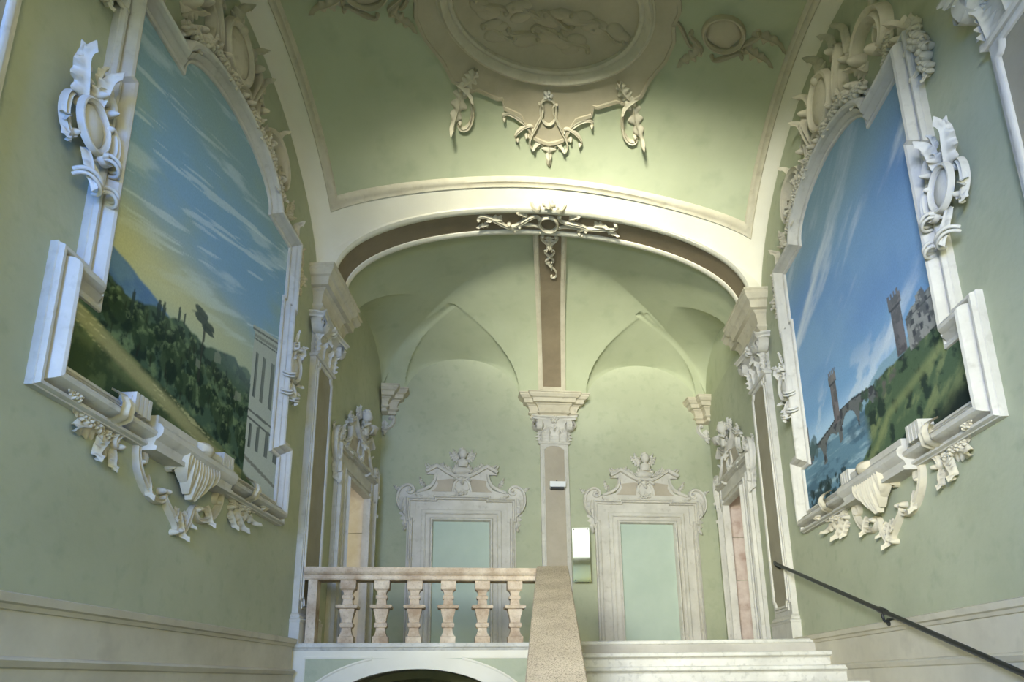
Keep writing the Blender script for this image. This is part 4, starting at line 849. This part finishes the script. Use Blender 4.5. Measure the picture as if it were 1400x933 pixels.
    mb = MB(M); garland(mb, [(c-.08, zt+.29), (c+.08, zt+.29)], .045, .07, seed=9, h0=.07); mb.build('base_flower', mat, pd, 50)
    piece('oval', M, mat, pd, oval_ring, c, zt+.44, .12, .135, .035, .03, h0=.055)
    cherub(pd, M, c+.01, zt+1.02, .088, mat, .08, True, rich)
    if rich:
        mb = MB(M); rings(mb, [[(c+.34+w*math.cos(2*PI*j/16), zt+.84+q, .14+w*.7*math.sin(2*PI*j/16)) for j in range(16)] for w, q in ((.07, 0), (.10, .02), (.14, .10), (.15, .11))]); garland(mb, [(c+.24, zt+.98), (c+.44, zt+.98)], .06, .12, seed=12, h0=.08); mb.build('flower_basket', mat, pd, 50)
    return t
door_surround('blind_door', 'left blind door with stucco pediment and cherub on the far wall', Mh, -1.56, .695, ZF, 2.95, STUCCO, 'blind doors of the far wall', True, PALE)
door_surround('blind_door', 'right blind door with stucco pediment and cherub, beside the small reflective plaque', Mh, 1.74, .695, ZF, 2.95, STUCCO, 'blind doors of the far wall', True, PALE)
door_surround('doorway_surround', 'carved stucco surround of the open doorway in the left side wall', left, (DA+DB)/2, (DB-DA)/2-.03, ZF, DZ-.03, STUCCO, 'side doorways', False, rich=True)
door_surround('doorway_surround', 'carved stucco surround of the open doorway in the right side wall', right, (DA+DB)/2, (DB-DA)/2-.03, ZF, DZ-.03, STUCCO, 'side doorways', False, rich=True)

# ================================================================= BALUSTRADE, PARAPET, STAIR, HANDRAIL
Mc = cross(VF+.17)
t = thing('balustrade', 'stone balustrade with squared balusters along the upper landing', 'balustrade', Mc(-1.6, ZF, 0))
def sq(mb, M, x, prof, d=None):
    rings(mb, [[(x-w, z, -w), (x+w, z, -w), (x+w, z, w), (x-w, z, w)] for w, z in prof], M)
BAL = [(.094, 0), (.094, .083), (.08, .09), (.062, .13), (.055, .17), (.056, .185), (.074, .195), (.080, .215), (.078, .24), (.060, .252), (.064, .29), (.076, .34), (.088, .385), (.09, .408), (.124, .415), (.132, .43), (.132, .447), (.118, .456), (.062, .462), (.056, .50), (.055, .525), (.068, .532), (.071, .55), (.066, .57), (.052, .576), (.053, .60), (.066, .63), (.088, .645), (.093, .655), (.093, .748)]
first = None
for x in (-2.42, -2.03, -1.645, -1.25, -.845, -.455):
    mb = MB(Mc); sq(mb, Mc, x, [(w*.95, ZF+z) for w, z in BAL]); mb.build('baluster', STONE, t, 25)
mb = MB(Mc); rings(mb, [[(p, z, h) for z, h in ((1.185, -.11), (1.185, .11), (1.20, .125), (1.235, .125), (1.245, .115), (1.25, .13), (1.275, .155), (1.285, .16), (1.335, .16), (1.335, -.16), (1.285, -.16), (1.275, -.155), (1.25, -.13), (1.245, -.115), (1.235, -.125), (1.20, -.125))] for p in (-2.922, -.18)]); mb.build('handrail', STONE, t, 30)
mb = MB(Mc); rings(mb, [[(-2.868, z, -.1), (-2.765, z, -.1), (-2.765, z, .12), (-2.868, z, .12)] for z in (ZF, 1.185)]); mb.build('end_post', STONE, t, 0)
# sloping granite parapet between the two flights
t = thing('parapet', 'sloping granite topped parapet beside the stairs', 'parapet', (.0, 5, -.5))
sl = .358; zt = lambda y: 1.325-(7.80-y)*sl
mb = MB(); rings(mb, [[(-.155+K*0, y, -ZUP), (.185, y, -ZUP), (.185, y, zt(y)-.09), (-.155, y, zt(y)-.09)] for y in (7.86, .9)]); mb.build('wall', CREAM, t, 0)
mb = MB(); rings(mb, [[(-.17, y, zt(y)-.10), (-.175, y, zt(y)-.075), (-.175, y, zt(y)-.02), (-.165, y, zt(y)), (.197, y, zt(y)), (.207, y, zt(y)-.02), (.207, y, zt(y)-.075), (.20, y, zt(y)-.10)] for y in (7.88, .9)]); mb.build('coping', GRAN, t, 20)
# stairs of the right flight
t = thing('staircase', 'pale stone stair flight with moulded treads rising to the landing', 'stairs', (1.6, 5, -ZUP))
Y0, TR, RI = 7.90, .425, .156
for k in range(13):
    y = Y0-k*TR; z = ZF+.012-k*RI; x0, x1 = .185, XR-.055
    prof = [(y+.03, z-RI), (y+.03, z-.075), (y+.02, z-.06), (y+.005, z-.052), (y-.022, z-.05), (y-.034, z-.04), (y-.038, z-.024), (y-.034, z-.008), (y-.022, z), (y+TR+.04, z), (y+TR+.04, z-RI)]
    mb = MB(); rings(mb, [[(x, a, b) for a, b in prof] for x in (x0, x1)]); mb.build('step', STEP, t, 30)
# black handrail on the right wall
t = thing('handrail', 'thin black iron handrail descending along the right wall', 'handrail', (2.94, 5, .2))
rz = lambda y: 1.455-(8.62-y)*.3385
pts = [(2.975, 8.66, 1.40), (2.955, 8.70, 1.43), (2.925, 8.70, 1.47), (2.91, 8.66, 1.475), (2.905, 8.60, rz(8.60))]+[(2.905, y, rz(y)) for y in (8.4, 7.5, 6.5, 5.5, 4.5, 3.5, 2.5, 1.6)]
mb = MB(); tube(mb, pts, .021, 10); mb.build('rail', IRON, t, 50)
for y in (6.03, 4.15):
    mb = MB(); tube(mb, [(XR-.005, y, rz(y)-.10), (XR-.06, y, rz(y)-.105), (2.915, y, rz(y)-.09), (2.905, y, rz(y)-.05), (2.91, y, rz(y)-.01)], .014, 8); tube(mb, [(XR, y, rz(y)-.10), (XR-.115, y, rz(y)-.10)], .035, 12); tube(mb, [(2.91, y-.05, rz(y-.05)), (2.91, y+.05, rz(y+.05))], .029, 10); mb.build('bracket', IRON, t, 50)

# ================================================================= SMALL FITTINGS
Mp = cross(VH)
t = thing('wall_light', 'small white emergency light box on the central pilaster', 'wall light', Mp(PC+.02, 3.35, .1))
lz = 3.37
mb = MB(Mp); rings(mb, [[(x, z, h) for x, z in ((PC-.115, lz), (PC+.165, lz), (PC+.165, lz+.10), (PC-.115, lz+.10))] for h in (.065, .075, .20, .21)]); mb.build('housing', WHITEP, t, 20)
mb = MB(Mp); box(mb, (PC-.09, lz-.03, .07), (PC+.14, lz, .19)); mb.build('diffuser', GREYP, t, 20)
mb = MB(Mp); tube(mb, [(PC+.03, lz+.10, .10), (PC+.03, lz+.13, .08), (PC+.03, lz+.16, .066)], .012, 8, Mp); mb.build('cable_gland', GREYP, t, 40)
px0, px1, pz0, pz1, py = .385, .685, 1.66, 2.62, 11.36
t = thing('plaque', 'small reflective acrylic plaque left of the right blind door', 'plaque', (px0, py, pz0))
mb = MB(); box(mb, (px0, py-.008, pz0), (px1, py, pz1)); mb.build('plate', ACRYL, t, 0)
for x in (px0+.03, px1-.03):
    for z in (pz0+.03, pz1-.03):
        mb = MB(); tube(mb, [(x, py-.014, z), (x, 11.62, z)], .009, 10); mb.build('standoff', GREYP, t, 40)

# ================================================================= LIGHT, WORLD, CAMERA
def area(name, loc, target, sx, sy, power, col, spread=180):
    l = bpy.data.lights.new(name, 'AREA'); l.shape = 'RECTANGLE'; l.size = sx; l.size_y = sy; l.energy = power; l.color = col; l.spread = math.radians(spread)
    o = bpy.data.objects.new(name, l); C.objects.link(o); o.location = loc
    o.rotation_euler = (Vector(target)-Vector(loc)).to_track_quat('-Z', 'Y').to_euler(); return o
def tinted_area(name, loc, target, sx, sy, rgb, spread): p = max(rgb); area(name, loc, target, sx, sy, p, tuple(c/p for c in rgb), spread)
tinted_area('added_low_fill', (-1.4, -2.5, -.3), (.8, 8, 5.0), 2.6, 1.8, (34, 50, 30), 110)  # low lamp added to brighten arch and vault; the wall behind is closed
tinted_area('window_skylight', (-1.55, -2.55, 2.15), (1.6, 8, 2.9), 2.5, 2.2, (12, 82, 340), 130)
tinted_area('added_right_fill', (1.5, -2.55, 2.0), (0, 8, 3.5), 2.0, 2.2, (172, 166, 96), 130)  # fill lamp added before the closed end wall, no opening behind it
tinted_area('window_warm_fill', (-1.5, -2.55, 1.6), (2, 9, 1.8), 2.5, 1.6, (126, 120, 80), 50)  # second lamp in the same opening, narrow and warm, added as fill
tinted_area('high_window_daylight', (0, -2.6, 5.3), (.3, 8, 7.6), 3.9, 1.1, (34, 32, 28), 44)
tinted_area('high_window_beam', (-1.2, -2.6, 5.4), (.8, 8, 7.5), 1.5, .9, (124, 126, 108), 34)
tinted_area('added_plaque_pane', (0, -2.58, 5.05), (0, 8, 5.05), 3.9, 1.6, (26, 28, 30), 180)  # extra lamp added so the plaque mirrors a bright pane
tinted_area('left_room_daylight', (-5.5, 9.2, 2.4), (-3, 9.8, 2.0), 2.6, 2.6, (52, 50, 47), 180)
tinted_area('right_room_daylight', (5.55, 10.2, 2.4), (3, 10.7, 2.0), 2.6, 2.6, (30, 28, 27), 180)
w = bpy.data.worlds.new('sky'); bpy.context.scene.world = w; w.use_nodes = True
w.node_tree.nodes['Background'].inputs[0].default_value = (.72, .85, 1, 1); w.node_tree.nodes['Background'].inputs[1].default_value = 1.0

# camera: shift lens, solved from the vanishing points
F, PX, PY = 900.0, 700.0, 704.5
D = Vector((757-PX, 932-PY, F)).normalized(); V = Vector((668-PX, -2850-PY, F)).normalized()
V = (V-D*V.dot(D)).normalized(); Xv = D.cross(V)
cam = bpy.data.cameras.new('camera'); co = bpy.data.objects.new('camera', cam); C.objects.link(co)
cam.sensor_width = 36; cam.lens = F/1400*36; cam.shift_y = (PY-466.5)/1400; cam.shift_x = (700-PX)/1400; cam.clip_start = .05
rx = Vector((Xv.x, D.x, V.x)); dn = Vector((Xv.y, D.y, V.y)); fw = Vector((Xv.z, D.z, V.z))
m = Matrix((rx, -dn, -fw)).transposed().to_4x4(); co.matrix_world = m
bpy.context.scene.camera = co
for o in list(C.objects):
    if o.parent is None: o.location.z += ZUP
s = bpy.context.scene; s.view_settings.view_transform = 'Standard'; s.view_settings.look = 'None'; s.view_settings.gamma = 1; s.view_settings.use_curve_mapping = False
s.view_settings.exposure = 0.0
s.cycles.max_bounces = 8; s.cycles.diffuse_bounces = 4; s.cycles.use_denoising = True; s.cycles.sample_clamp_indirect = 6
